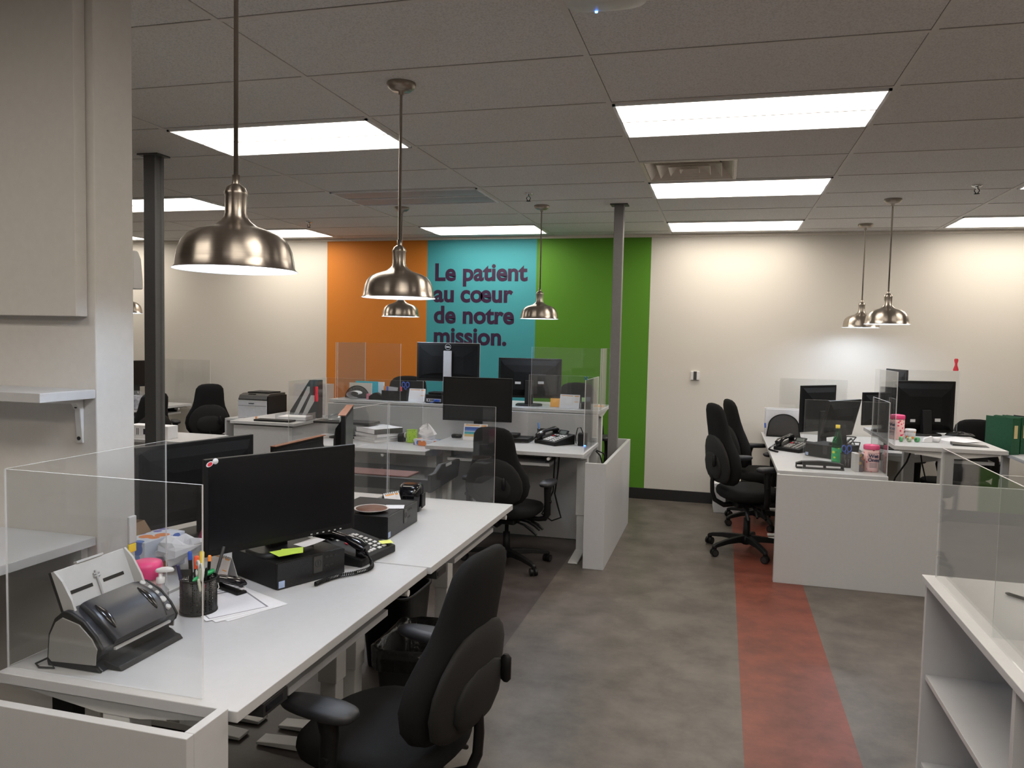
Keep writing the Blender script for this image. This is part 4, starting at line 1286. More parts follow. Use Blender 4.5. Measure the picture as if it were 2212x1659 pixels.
# ================================================================== laser printer
t = thing('laser_printer', 'white laser printer with dark control panel by the white wall', 'printer', (-4.955, 7.66, 0.7106), 0.0)
MB().box(-0.18, 0.18, -0.19, 0.19, 0.0, 0.20).build('body', mat('printer_grey_white', (0.52, 0.53, 0.56), 0.45), t, bevel=0.006)
MB().box(0.1802, 0.196, -0.185, 0.19, 0.0, 0.25).build('side_cover', BLACK, t, bevel=0.003)
MB().prism([(-0.19, 0.201), (0.19, 0.201), (0.19, 0.272), (-0.10, 0.272), (-0.165, 0.255), (-0.19, 0.215)], 'x', -0.175, 0.178).build('top_cover', DGREY, t, bevel=0.004)
MB().box(-0.13, 0.14, -0.08, 0.15, 0.2722, 0.285).build('output_tray', BLACK, t)
m = MB(); m.M = Matrix.Translation((-0.03, -0.150, 0.253)) @ Matrix.Rotation(rad(38), 4, 'X')
m.box(-0.045, 0.045, -0.02, 0.02, -0.004, 0.0055)
m.build('display', BLACKG, t)
MB().box(-0.181, 0.181, -0.1925, -0.1902, 0.185, 0.1995).build('front_lip', LGREY, t)
MB().box(-0.175, 0.175, -0.1915, -0.1902, 0.138, 0.141).build('drawer_gap', CHARC, t)
MB().box(-0.065, 0.045, -0.1925, -0.1902, 0.118, 0.136).build('drawer_grip', LGREY, t)
lettering('Lexmark', 0.02, INK, t, (-0.045, -0.1925, 0.160), (1, 0, 0), (0, 0, 1), offset=0.0008)

# ================================================================== small things
ZT = ZD + 0.0006


def paper(name, label, cat, x, y, z, w, h, rz, m_=None, group=None, curl=0.0, t_=0.0006):
    mb = MB()
    n = 8
    rr = []
    for k in range(n + 1):
        u = -w / 2 + w * k / n
        zz = curl * (k / n) ** 2
        rr.append([(u, -h / 2, zz), (u, h / 2, zz), (u, h / 2, zz + t_), (u, -h / 2, zz + t_)])
    mb.loft(rr, 0, False)
    return tag(mb.build(name, m_ or PAPER, None, (x, y, z), (0, 0, rz)), label, cat, group)


def calendar(label, x, y, z, rz, w=0.15, h=0.105, picture=False, lean=0.30):
    t = thing('desk_calendar', label, 'calendar', (x, y, z), rz, 'white tent desk calendars')
    d = h * math.sin(lean)
    zz = h * math.cos(lean)
    for s_, nm in ((-1, 'front_card'), (1, 'back_card')):
        MB().loft([[(-w / 2, s_ * (d + 0.0015), 0.0006), (w / 2, s_ * (d + 0.0015), 0.0006), (w / 2, s_ * 0.0015, zz), (-w / 2, s_ * 0.0015, zz)],
                   [(-w / 2, s_ * d, 0.0006), (w / 2, s_ * d, 0.0006), (w / 2, 0, zz), (-w / 2, 0, zz)]], 0, False).build(nm, PAPER, t)
    Mx = Matrix.Translation((0, -d - 0.0016, 0.0006)) @ Matrix.Rotation(PI / 2 - lean, 4, 'X')
    m = MB(); m.M = Mx
    m.box(-w / 2 + 0.008, w * 0.2, h * 0.22, h * 0.80, 0.0002, 0.0006)
    if not picture:
        m.build('date_grid', CALGRID, t)
    else:
        m.build('beach_picture', picture_mat(), t)
    m = MB(); m.M = Mx
    m.box(-w / 2 + 0.01, w * 0.16, h * 0.88, h * 0.93, 0.0002, 0.0007)
    m.box(w * 0.24, w / 2 - 0.008, h * 0.86, h * 0.93, 0.0002, 0.0007)
    m.box(w * 0.24, w / 2 - 0.008, h * 0.46, h * 0.50, 0.0002, 0.0007)
    m.build('orange_heading', OINK, t)
    m = MB(); m.M = Mx
    m.box(w * 0.24, w / 2 - 0.008, h * 0.52, h * 0.84, 0.0002, 0.0006)
    m.build('small_month', CALGRID, t)
    m = MB()
    for k in range(int(w / 0.0125)):
        m.cyl((-w / 2 + 0.008 + k * 0.0125, -0.004, zz - 0.003), (-w / 2 + 0.0095 + k * 0.0125, -0.004, zz - 0.003), 0.005, n=10)
    m.build('binding', LGREY, t)
    return t


def picture_mat():
    m = bpy.data.materials.new('beach_print')
    m.use_nodes = True
    nt = m.node_tree
    b = nt.nodes['Principled BSDF']
    b.inputs['Roughness'].default_value = 0.6
    tc = nt.nodes.new('ShaderNodeTexCoord')
    sp_ = nt.nodes.new('ShaderNodeSeparateXYZ')
    cr = nt.nodes.new('ShaderNodeValToRGB')
    e = cr.color_ramp.elements
    e[0].position, e[0].color = 0.0, (0.55, 0.42, 0.20, 1)
    e[1].position, e[1].color = 1.0, (0.02, 0.06, 0.30, 1)
    for p_, c_ in ((0.22, (0.55, 0.45, 0.22)), (0.30, (0.05, 0.42, 0.45)), (0.48, (0.04, 0.28, 0.42)), (0.52, (0.45, 0.55, 0.7)), (0.66, (0.06, 0.16, 0.5))):
        q = e.new(p_)
        q.color = c_ + (1,)
    nt.links.new(tc.outputs['Generated'], sp_.inputs[0])
    nt.links.new(sp_.outputs[2], cr.inputs[0])
    nt.links.new(cr.outputs[0], b.inputs['Base Color'])
    return m


def mesh_cup(label, x, y, z, r, h, m_sheet=MESHT, rim=BLACK, name='pen_cup'):
    t = thing(name, label, 'pen holder', (x, y, z), 0)
    MB().lathe([(r, 0.004), (r, h - 0.003), (r - 0.0012, h - 0.003), (r - 0.0012, 0.004)], 32).build('mesh_wall', m_sheet, t)
    m = MB().lathe([(r + 0.001, h - 0.004), (r + 0.0025, h), (r - 0.002, h), (r - 0.002, h - 0.004)], 32)
    m.build('rim', rim, t)
    MB().lathe([(0.0001, 0.0004), (r + 0.0015, 0.0004), (r + 0.0015, 0.006), (0.0001, 0.004)], 32).build('bottom', rim, t)
    return t


def pen(label, base, top, col, r=0.0045, cap=None, capcol=None, cat='pen', name='pen', group=None):
    b, t_ = Vector(base), Vector(top)
    d = t_ - b
    L = d.length
    q = d.to_track_quat('Z', 'Y')
    t = thing(name, label, cat, base, 0, group)
    t.rotation_mode = 'QUATERNION'
    t.rotation_quaternion = q
    c = cap or 0.35
    MB().lathe([(0.0001, 0), (r * 0.4, 0.002), (r, 0.012), (r, L * (1 - c))], 12, cap=True).build('barrel', col, t)
    MB().lathe([(r * 1.12, L * (1 - c) + 0.0002), (r * 1.12, L - 0.004), (r * 0.8, L), (0.0001, L)], 12).build('cap', capcol or col, t)
    return t


def tissue_box(label, x, y, z, rz, w, d, h, rot=None, puff='top'):
    t = thing('tissue_box', label, 'tissue box', (x, y, z), rz)
    MB().box(-w / 2, w / 2, -d / 2, d / 2, 0, h).build('carton', TISSUEBOX, t, bevel=0.002)
    m = MB()
    rr = []
    rnd = random.Random(int(w * 1000))
    for k, (f, zz) in enumerate(((0.30, 0.0), (0.34, 0.02), (0.42, 0.045), (0.36, 0.075), (0.20, 0.10), (0.04, 0.115))):
        ring = []
        for q in range(14):
            a = 2 * PI * q / 14
            rj = 1 + 0.28 * math.sin(3 * a + k) + rnd.uniform(-0.12, 0.12)
            ring.append((f * 0.13 * math.cos(a) * rj * 1.4, f * 0.13 * math.sin(a) * rj * 0.7, zz * (0.9 + 0.25 * math.sin(a * 2 + 1))))
        rr.append(ring)
    m.loft(rr, 0, False)
    o = m.build('tissue', PAPER, t)
    if puff == 'top':
        o.location = (0, 0, h)
    else:
        o.location = (0.02, -d / 2 - 0.001, h * 0.50)
        o.rotation_euler = (rad(72), 0, 0); o.scale = (1.25, 1.25, 1.25)
    return t


# ---- front desk
mesh_cup('black wire mesh cup full of pens on the front desk', -1.575, 2.085, ZT + 0.003, 0.056, 0.108)
cx_, cy_ = -1.575, 2.085
PG = 'pens in the black mesh cup'
zb = ZT + 0.0095
pen('white and blue marker standing in the mesh cup', (cx_ + 0.015, cy_ - 0.027, zb), (cx_ + 0.037, cy_ - 0.032, ZT + 0.150), mat('marker_white', (0.7, 0.72, 0.72), 0.4), 0.0075, cap=0.35, capcol=mat('pale_green_cap', (0.55, 0.6, 0.45), 0.4), group=PG)
pen('thin pen with a red barrel standing in the mesh cup', (cx_ + 0.022, cy_ - 0.012, zb), (cx_ + 0.041, cy_ - 0.015, ZT + 0.148), RED, 0.004, capcol=BLACK, group=PG)
pen('orange highlighter standing in the mesh cup', (cx_ - 0.006, cy_ - 0.007, zb), (cx_ - 0.007, cy_ + 0.000, ZT + 0.178), BLACK, 0.007, cap=0.24, capcol=mat('neon_orange', (0.85, 0.10, 0.03), 0.4), group=PG)
pen('blue-capped marker standing in the mesh cup', (cx_ - 0.027, cy_ + 0.005, zb), (cx_ - 0.032, cy_ + 0.000, ZT + 0.190), BLACK, 0.006, cap=0.15, capcol=BLUE, group=PG)
pen('yellow highlighter standing in the mesh cup', (cx_ - 0.010, cy_ + 0.022, zb), (cx_ - 0.015, cy_ + 0.037, ZT + 0.182), YELLOW, 0.007, cap=0.4, capcol=YELLOW, group=PG)
pen('orange-ended black pen standing in the mesh cup', (cx_ + 0.007, cy_ + 0.029, zb), (cx_ + 0.005, cy_ + 0.049, ZT + 0.168), BLACK, 0.005, cap=0.12, capcol=ORANGE, group=PG)
pen('long black pen leaning right out of the mesh cup', (cx_ + 0.015, cy_ + 0.020, zb), (cx_ + 0.022, cy_ + 0.100, ZT + 0.185), CHARC, 0.0045, group=PG)
pen('dark blue pen leaning left out of the mesh cup', (cx_ - 0.032, cy_ - 0.015, zb), (cx_ - 0.039, cy_ - 0.049, ZT + 0.160), mat('navy_pen', (0.02, 0.02, 0.09), 0.4), 0.0045, group=PG)
pen('green marker lying across the mesh cup rim', (cx_ + 0.02, cy_ - 0.055, ZT + 0.116), (cx_ + 0.015, cy_ + 0.055, ZT + 0.117), GREEN, 0.007, capcol=GREEN, group=PG)
pen('pale green pencil end in the mesh cup, nearest the scanner', (cx_ + 0.032, cy_ - 0.020, zb), (cx_ + 0.037, cy_ - 0.049, ZT + 0.122), mat('pale_pencil', (0.6, 0.62, 0.5), 0.5), 0.004, group=PG)


def scissors(label, x, y, z, rz, col, lean=0.2, s=1.0):
    t = thing('scissors', label, 'scissors', (x, y, z), rz)
    t.rotation_euler = (lean, 0, rz)
    t.scale = (s, s, s)
    for s_ in (-1, 1):
        m = MB()
        ring = [(s_ * 0.018 + 0.014 * math.cos(a), 0.0, 0.118 + 0.022 * math.sin(a)) for a in [2 * PI * k / 16 for k in range(17)]]
        m.tube(ring, 0.0036, 6, cap=False)
        m.tube([(s_ * 0.012, 0, 0.096), (s_ * 0.003, 0, 0.075)], [0.004, 0.0035], 6)
        m.build('handle', col, t)
        m = MB()
        m.box(-0.004, 0.004, s_ * 0.0003, s_ * 0.0016, 0.0, 0.078)
        m.build('blade', CHROME, t)
    return t


scissors('white-handled scissors standing at the mesh cup beside the scanner', cx_ + 0.020, cy_ - 0.030, ZT + 0.0095, R90 + 0.9, mat('white_handles', (0.7, 0.7, 0.7), 0.4), 0.04, 1.12)
t = thing('binder_clip', 'black and silver binder clip on the mesh cup rim', 'binder clip', (cx_ + 0.032, cy_ + 0.038, ZT + 0.085), 0.9)
MB().prism([(-0.006, 0), (0.006, 0), (0.0015, 0.018), (-0.0015, 0.018)], 'x', -0.014, 0.014).build('body', BLACK, t)
MB().tube([(-0.008, -0.004, 0.0), (-0.009, -0.014, -0.014), (0.0, -0.018, -0.022), (0.009, -0.014, -0.014), (0.008, -0.004, 0.0)], 0.0011, 6).build('wire_handle', CHROME, t)
t = thing('binder_clip', 'black binder clip with white loops behind the green marker', 'binder clip', (cx_ - 0.030, cy_ - 0.022, ZT + 0.118), 0.4)
MB().prism([(-0.008, 0), (0.008, 0), (0.0015, 0.02), (-0.0015, 0.02)], 'x', -0.016, 0.016).build('body', BLACK, t)
MB().tube([(-0.010, -0.006, 0.002), (-0.012, -0.018, -0.008), (0.0, -0.022, -0.004), (0.012, -0.018, -0.008), (0.010, -0.006, 0.002)], 0.0013, 6).build('wire_handle', CHROME, t)

t = thing('wipes_tub', 'round wipes tub with bright pink lid behind the scanner', 'wipes tub', (-1.723, 2.03, ZT), 0)
MB().lathe([(0.0001, 0), (0.042, 0), (0.044, 0.006), (0.044, 0.112), (0.0001, 0.112)], 32).build('tub', PINKL, t)
MB().lathe([(0.0445, 0.040), (0.0448, 0.040), (0.0448, 0.085), (0.0445, 0.085)], 32).build('label', mat('pale_pink_label', (0.78, 0.55, 0.58), 0.5), t)
MB().lathe([(0.0465, 0.1125), (0.0475, 0.12), (0.0475, 0.150), (0.044, 0.160), (0.030, 0.165), (0.0001, 0.166)], 32).build('lid', PINK, t)
t = thing('pump_bottle', 'small clear bottle with white pump beside the pink-lidded tub', 'pump bottle', (-1.651, 2.005, ZT), 0.6)
MB().lathe([(0.0001, 0), (0.022, 0), (0.024, 0.005), (0.024, 0.085), (0.012, 0.10), (0.012, 0.108), (0.0001, 0.108)], 24).build('bottle', CLEARP, t)
m = MB().lathe([(0.013, 0.1085), (0.013, 0.125), (0.006, 0.128), (0.006, 0.142), (0.0001, 0.142)], 20)
m.loft([[(x, y * 1.0, z) for x, y in sup(a, b, 2.5, 16, 0.012, 0)] for a, b, z in ((0.026, 0.009, 0.1422), (0.028, 0.010, 0.147), (0.024, 0.009, 0.153), (0.012, 0.006, 0.156))])
m.build('pump', mat('white_pump', (0.75, 0.75, 0.76), 0.35), t)
t = thing('screen_clip', 'white and yellow plastic clip on the acrylic screen by the partition', 'clip', (-1.776, 2.02, ZD + 0.19), 0)
MB().box(0.0035, 0.012, -0.016, 0.016, 0.028, 0.115).build('strip', mat('milky_plastic', (0.5, 0.5, 0.5), 0.4), t, bevel=0.003)
MB().box(0.0035, 0.011, -0.016, 0.016, 0.0, 0.0278).build('yellow_tip', YELLOW, t, bevel=0.003)
tissue_box('flowered tissue box with a tissue hanging out, beside the partition', -2.02, 2.42, ZT, rad(86), 0.20, 0.105, 0.125, puff='side')
t = thing('cardboard_box', 'open brown cardboard box beside the partition, behind the tissue box', 'cardboard box', (-2.315, 2.44, ZT), 0.10)
for b_ in ((-0.15, 0.15, -0.10, -0.097, 0, 0.14), (-0.15, 0.15, 0.097, 0.10, 0, 0.14), (-0.15, -0.147, -0.097, 0.097, 0, 0.14), (0.147, 0.15, -0.097, 0.097, 0, 0.14), (-0.147, 0.147, -0.097, 0.097, 0, 0.004)):
    MB().box(*b_).build('carton_wall', CARD, t)
MB().loft([[(0.1505, -0.095, 0.139), (0.1505, 0.095, 0.139), (0.185, 0.09, 0.095), (0.185, -0.09, 0.095)], [(0.1525, -0.095, 0.141), (0.1525, 0.095, 0.141), (0.187, 0.09, 0.097), (0.187, -0.09, 0.097)]], 0, False).build('flap', CARD, t)
t = thing('tape_dispenser', 'pink and white tape dispenser left of the big front monitor', 'tape dispenser', (-1.94, 2.66, ZT), rad(-15))
m = MB(); m.M = Matrix.Translation((0, 0, 0.062)) @ Matrix.Rotation(PI / 2, 4, 'Y')
m.lathe([(0.030, -0.024), (0.055, -0.022), (0.058, -0.010), (0.058, 0.004), (0.030, 0.004)], 32)
m.build('roll_shell', mat('raspberry_plastic', (0.35, 0.03, 0.10), 0.35), t)
m = MB(); m.M = Matrix.Translation((0, 0, 0.062)) @ Matrix.Rotation(PI / 2, 4, 'Y')
m.lathe([(0.030, 0.0045), (0.055, 0.0045), (0.053, 0.028), (0.030, 0.028)], 32)
m.build('roll', LGREY, t)
MB().prism([(-0.05, 0), (0.06, 0), (0.06, 0.03), (0.045, 0.03), (0.02, 0.012), (-0.05, 0.012)], 'x', -0.02, 0.026).build('base', CHARC, t, bevel=0.003)
m = MB()
m.box(0.0282, 0.036, -0.012, 0.012, 0.0, 0.075)
m.build('holder', CHARC, t, bevel=0.003)
PGRP = 'printed sheets under the stapler'
paper('paper_sheet', 'lowest loose white sheet fanned out on the front desk', 'paper', -1.515, 2.190, ZT + 0.0002, 0.215, 0.275, rad(66), PAPER, PGRP)
paper('paper_sheet', 'middle loose white sheet fanned out on the front desk', 'paper', -1.528, 2.178, ZT + 0.0011, 0.215, 0.275, rad(60), PAPER, PGRP)
t = thing('paper_sheet', 'top printed sheet with a grey bordered table, by the mesh cup', 'paper', (-1.545, 2.180, ZT + 0.0020), rad(55), PGRP)
MB().box(-0.1075, 0.1075, -0.1375, 0.1375, 0, 0.0006).build('page', PAPER, t)
MB().box(-0.088, 0.088, -0.118, 0.085, 0.0006, 0.0008).build('printed_text', PRINTED, t)
m = MB()
for b_ in ((-0.095, 0.095, 0.088, 0.102), (-0.095, 0.095, -0.125, -0.121), (-0.095, -0.091, -0.121, 0.088), (0.089, 0.095, -0.121, 0.088), (-0.07, 0.07, 0.112, 0.120)):
    m.box(*b_, 0.0006, 0.0009)
m.build('table_border', GINK, t)
t = thing('stapler', 'black stapler lying open beside the front computer', 'stapler', (-1.600, 2.285, ZT + 0.0032), rad(-22))
MB().prism([(-0.02, 0), (0.02, 0), (0.018, 0.010), (-0.018, 0.010)], 'x', -0.07, 0.07).build('base', BLACK, t, bevel=0.003)
m = MB()
m.loft([[(-0.072, y, z) for y, z in sup(0.019, 0.010, 3, 16, 0, 0.030)], [(0.0, y, z) for y, z in sup(0.021, 0.012, 3, 16, 0, 0.036)], [(0.06, y, z) for y, z in sup(0.019, 0.009, 3, 16, 0, 0.038)], [(0.078, y, z) for y, z in sup(0.014, 0.005, 3, 16, 0, 0.036)]])
m.build('arm', BLACKG, t)
MB().box(-0.05, 0.076, -0.006, 0.006, 0.0185, 0.026).build('magazine', CHROME, t)
MB().box(-0.072, -0.045, -0.012, 0.012, 0.0102, 0.0235).build('hinge', BLACK, t)
c1 = calendar('white calendar lying against the front computer, left of the big monitor', -1.705, 2.385, ZT, rad(-22), 0.125, 0.095)
# notes on the front computer and phone
PZ = ZD + 0.0948 + 0.0168
paper('sticky_note', 'lime green sticky note on the foot of the big front monitor', 'sticky note', -1.455, 2.440, PZ, 0.076, 0.076, rad(30), LIME, 'lime notes on the monitor foot', curl=0.004)
paper('sticky_note', 'lime green note peeking out under the top one on the monitor foot', 'sticky note', -1.475, 2.420, PZ - 0.0009, 0.076, 0.076, rad(58), LIME, 'lime notes on the monitor foot')
paper('paper_slip', 'white curled paper slip on the foot of the big front monitor', 'paper', -1.455, 2.560, PZ, 0.10, 0.06, rad(70), PAPER, curl=0.008)
paper('sticky_note', 'pale yellow note on the corner of the front phone', 'sticky note', -1.302, 2.905, ZT + 0.0432, 0.05, 0.05, rad(40), YELN)
paper('paper_slip', 'small white paper on the desk beside the coiled cord', 'paper', -1.395, 2.655, ZT + 0.0002, 0.06, 0.05, rad(20), PAPER)
# second desk
t = thing('round_plate', 'brown round plate with white rim on the second computer', 'plate', (-1.490, 3.165, ZD + 0.1012), 0)
MB().lathe([(0.0001, 0.0), (0.045, 0.0), (0.075, 0.012), (0.078, 0.014), (0.078, 0.016), (0.072, 0.014), (0.045, 0.006), (0.0001, 0.006)], 40).build('dish', mat('white_rim_glaze', (0.6, 0.58, 0.55), 0.3), t)
MB().lathe([(0.0001, 0.0065), (0.045, 0.0065), (0.069, 0.0135), (0.069, 0.0155), (0.0001, 0.0155)], 40).build('brown_face', BROWN, t)
paper('paper_slip', 'white printed note on the second computer beside the brown plate', 'paper', -1.430, 3.285, ZD + 0.1012, 0.085, 0.075, rad(20), PRINTED)
c2 = calendar('tilted white calendar with orange headings before the black sharpener', -1.555, 3.52, ZT, R90 - 0.42, 0.10, 0.125, lean=0.40)
MB().prism([(-0.040, 0.001), (0.040, 0.001), (0.0, 0.108)], 'x', -0.050, 0.046).build('dark_easel', DGREY, c2)  # dark fill paints the shaded inside of the open tent card
t = thing('pencil_sharpener', 'black electric pencil sharpener near the far end of the second desk', 'pencil sharpener', (-1.505, 3.665, ZT), rad(8))
m = MB()
m.loft([[(x, y, z) for x, y in sup(a, b, 3.2, 28)] for a, b, z in ((0.048, 0.055, 0), (0.055, 0.062, 0.01), (0.058, 0.066, 0.08), (0.056, 0.062, 0.125), (0.050, 0.045, 0.135), (0.040, 0.03, 0.138))])
m.build('body', BLACKG, t)
MB().box(0.0585, 0.066, -0.035, 0.035, 0.02, 0.09).build('shavings_drawer', BLACK, t, bevel=0.003)
m = MB()
for k in range(3):
    m.box(-0.03, 0.03, -0.0675, -0.0655, 0.045 + k * 0.02, 0.050 + k * 0.02)
m.build('front_marking', CHARC, t)
tag(MB().lathe([(0.0001, 0), (0.03, 0), (0.03, 0.0015), (0.0001, 0.0015)], 24).build('cable_grommet', LGREY, None, (-1.69, 3.80, ZT)), 'flat grey cable grommet on the second desk, beside the acrylic corner', 'grommet')

# ---- under the front desks


def waste_bin(label, x, y, rz, liner):
    t = thing('waste_bin', label, 'waste bin', (x, y, 0.0006), rz, 'black waste bins under the front desks')
    m = MB()
    rr = [[(px, py, z) for px, py in sup(a, b, 5, 32)] for a, b, z in ((0.105, 0.14, 0.0), (0.110, 0.145, 0.004), (0.135, 0.19, 0.36), (0.142, 0.197, 0.362), (0.142, 0.197, 0.375), (0.134, 0.189, 0.376), (0.130, 0.185, 0.36), (0.106, 0.141, 0.012))]
    m.loft(rr).build('bin', BLACK, t)
    if liner:
        m = MB()
        rnd = random.Random(4)
        rr = []
        for k, (f, z) in enumerate(((1.075, 0.30), (1.08, 0.345), (1.085, 0.378), (1.0, 0.385), (0.93, 0.36), (0.78, 0.22), (0.55, 0.10), (0.2, 0.06))):
            ring = []
            for j, (px, py) in enumerate(sup(0.137, 0.192, 5, 48)):
                w_ = 1 + (0.05 if k > 3 else 0.006) * math.sin(j * 1.7 + k) + (0.03 if k > 3 else 0.004) * rnd.uniform(-1, 1)
                ring.append((px * f * w_, py * f * w_, z + (0.02 * math.sin(j * 0.9 + k) if k > 3 else 0.006 * math.sin(j * 0.7))))
            rr.append(ring)
        m.loft(rr, 0, True, False).build('bin_liner', LINER, t)
    return t


waste_bin('black waste bin with a shiny bag behind the nearest chair', -1.205, 3.03, 0.0, True)
waste_bin('plain black waste bin further back under the second desk', -1.56, 3.62, 0.0, False)
t = thing('footrest', 'worn white slatted footrest on the floor under the front desk', 'footrest', (-1.42, 2.02, 0), R90 - 0.2)
for k, (y, z) in enumerate(((-0.10, 0.10), (0.02, 0.125), (0.13, 0.15))):
    m = MB(); m.M = Matrix.Translation((0, y, z)) @ Matrix.Rotation(0.2, 4, 'X')
    m.box(-0.2, 0.2, -0.04, 0.04, -0.006, 0.006)
    m.build('slat', mat('worn_beige_plastic', (0.30, 0.25, 0.20), 0.4, noise=0.3, scale=14), t, bevel=0.002)
for s_ in (-1, 1):
    MB().prism([(-0.17, 0.0), (0.20, 0.0), (0.20, 0.135), (-0.17, 0.065)], 'x', s_ * 0.10, s_ * 0.125).build('side_rail', BLACK, t)
# power adapter and cable under the nearest desk
t = thing('power_adapter', 'black power adapter hanging under the near edge of the front desk', 'power adapter', (-1.63, 1.63, 0.64), 0)
MB().box(-0.035, 0.035, -0.02, 0.02, -0.03, 0.088).build('brick', BLACK, t, bevel=0.004)
MB().tube([(-0.02, 0, -0.03), (-0.03, 0, -0.09), (-0.02, 0.02, -0.2), (0.0, 0.04, -0.4), (0.01, 0.05, -0.637)], 0.004, 8).build('cord', BLACK, t)
MB().tube([(0.02, 0, -0.03), (0.04, 0.01, -0.12), (0.08, 0.03, -0.3), (0.06, 0.06, -0.637)], 0.004, 8).build('cord', BLACK, t)
t = thing('wire_tray', 'thin white wire cable basket under the near edge of the front desk', 'cable basket', (-1.70, 1.80, 0.655), 0)
m = MB()
for k in range(5):
    y = -0.08 + 0.05 * k
    m.tube([(-0.06, y, 0.07), (-0.06, y, 0.0), (0.06, y, -0.01), (0.06, y, 0.05)], 0.0025, 6)
for x in (-0.06, 0.0, 0.06):
    m.tube([(x, -0.09, -0.004), (x, 0.13, -0.004)], 0.0025, 6)
m.build('basket', WHITEM, t)

# ---- centre desks
z = Z2A + 0.0006
calendar('white calendar with a blue beach picture on the centre desk', -1.905, 5.985, z, 0.06, 0.195, 0.135, picture=True)
t = thing('desk_clock', 'small black rounded gadget left of the beach calendar', 'gadget', (-2.09, 6.05, z), 0)
MB().loft([[(x, y, q) for x, y in sup(a, b, 3, 20)] for a, b, q in ((0.04, 0.03, 0), (0.045, 0.033, 0.012), (0.042, 0.03, 0.028), (0.03, 0.02, 0.032))]).build('body', BLACKG, t)
t = thing('laptop_dock', 'flat black docking box with a smaller box on top, beside the centre phone', 'docking station', (-1.60, 6.10, z), 0.03)
MB().box(-0.13, 0.13, -0.10, 0.10, 0, 0.028).build('lower_box', BLACK, t, bevel=0.004)
MB().box(-0.14, 0.02, -0.06, 0.09, 0.0282, 0.052).build('upper_box', BLACK, t, bevel=0.004)
MB().tube([(-0.125, -0.02, 0.03), (-0.16, -0.04, 0.05), (-0.19, -0.07, 0.065), (-0.22, -0.08, 0.05), (-0.23, -0.09, 0.003)], 0.004, 8).build('cable', BLACK, t)
mesh_cup('black mesh cup with a blue pen behind the centre phone', -1.405, 6.178, z, 0.034, 0.095)
pen('blue pen standing in the cup behind the centre phone', (-1.41, 6.178, z + 0.007), (-1.432, 6.168, z + 0.145), mat('white_barrel', (0.7, 0.7, 0.72), 0.4), 0.006, capcol=mat('sky_blue_cap', (0.1, 0.28, 0.7), 0.4))
t = thing('speaker', 'small black speaker box with blue light at the right end of the centre desk', 'speaker', (-1.035, 6.02, z), 0.1)
MB().box(-0.035, 0.035, -0.05, 0.05, 0, 0.095).build('box', BLACK, t, bevel=0.005)
MB().box(0.012, 0.03, -0.052, -0.0505, 0.002, 0.008).build('status_light', LED, t)
MB().tube([(0.0, 0.03, 0.09), (-0.02, 0.04, 0.135), (-0.045, 0.045, 0.13), (-0.06, 0.04, 0.06), (-0.055, 0.05, 0.004)], 0.004, 8).build('cable', BLACK, t)
tag(MB().prism([(-0.012, 0.0), (0.012, 0.0), (0.006, 0.012), (0.016, 0.022), (0.010, 0.026), (0.0, 0.016), (-0.010, 0.026), (-0.016, 0.022), (-0.006, 0.012)], 'y', -0.006, 0.006).build('binder_clip', mat('teal_clip', (0.01, 0.12, 0.16), 0.4), None, (-0.953, 5.625, Z2A + 0.5362)), 'small teal clip on top of the acrylic screen by the centre desk', 'clip')
# cables below the centre desk
t = thing('cable_loop', 'long black cable hanging in a loop below the centre desk', 'cable', (-1.17, 5.62, 0.70), 0)
MB().tube([(0.0, 0, 0.088), (-0.005, 0, -0.05), (-0.01, 0.01, -0.18), (-0.06, 0.02, -0.30), (-0.095, 0.02, -0.36), (-0.02, 0.03, -0.41), (0.05, 0.03, -0.38), (0.025, 0.03, -0.30), (0.0, 0.02, -0.2), (0.02, 0.02, -0.05), (0.03, 0.01, 0.088)], 0.006, 8).build('cable', BLACK, t)
t = thing('cable_bundle', 'black cables dropping behind the low screen beside the steel post', 'cable', (-0.87, 6.0, 0.55), 0)
MB().tube([(-0.055, 0.0, 0.236), (-0.02, 0.0, 0.20), (0.01, 0.0, 0.10), (0.015, 0.0, -0.1), (0.0, 0.02, -0.545)], 0.006, 8).build('cable', BLACK, t)
MB().tube([(-0.055, 0.03, 0.236), (0.0, 0.06, 0.21), (0.04, 0.1, 0.05), (0.045, 0.12, -0.2), (0.02, 0.1, -0.545)], 0.006, 8).build('cable', BLACK, t)
# lower desk
z = Z2B + 0.0006
SG = 'binders of the paper stack'
hz = z
for k, (w_, d_, h_, r_, lb) in enumerate(((0.30, 0.27, 0.022, 0.50, 'lowest white folder of the paper stack on the lower centre desk'), (0.29, 0.26, 0.020, 0.56, 'second white folder from the bottom of the paper stack'), (0.30, 0.27, 0.024, 0.46, 'third white folder from the bottom of the paper stack'), (0.29, 0.28, 0.045, 0.55, 'thick white binder with dark spine on top of the paper stack'))):
    t = thing('binder', lb, 'binder', (-2.80 + 0.006 * k, 6.04, hz), -r_, SG)
    MB().box(-w_ / 2, w_ / 2, -d_ / 2, d_ / 2, 0, 0.003).build('lower_cover', LGREY if k < 3 else BLACK, t)
    MB().box(-w_ / 2 + 0.006, w_ / 2 - 0.006, -d_ / 2 + 0.004, d_ / 2 - 0.01, 0.0032, h_ - 0.0035).build('sheets', PAPER, t)
    MB().box(-w_ / 2, w_ / 2, -d_ / 2, d_ / 2, h_ - 0.0032, h_).build('upper_cover', PAPER, t)
    if k == 3:
        MB().box(w_ / 2 - 0.005, w_ / 2, -d_ / 2, d_ / 2, 0.0031, h_ - 0.0033).build('spine', DGREY, t)
    hz += h_ + 0.0006
t = thing('tape_dispenser', 'small black tape dispenser between the paper stack and the lime pot', 'tape dispenser', (-2.570, 6.03, z), 0.0)
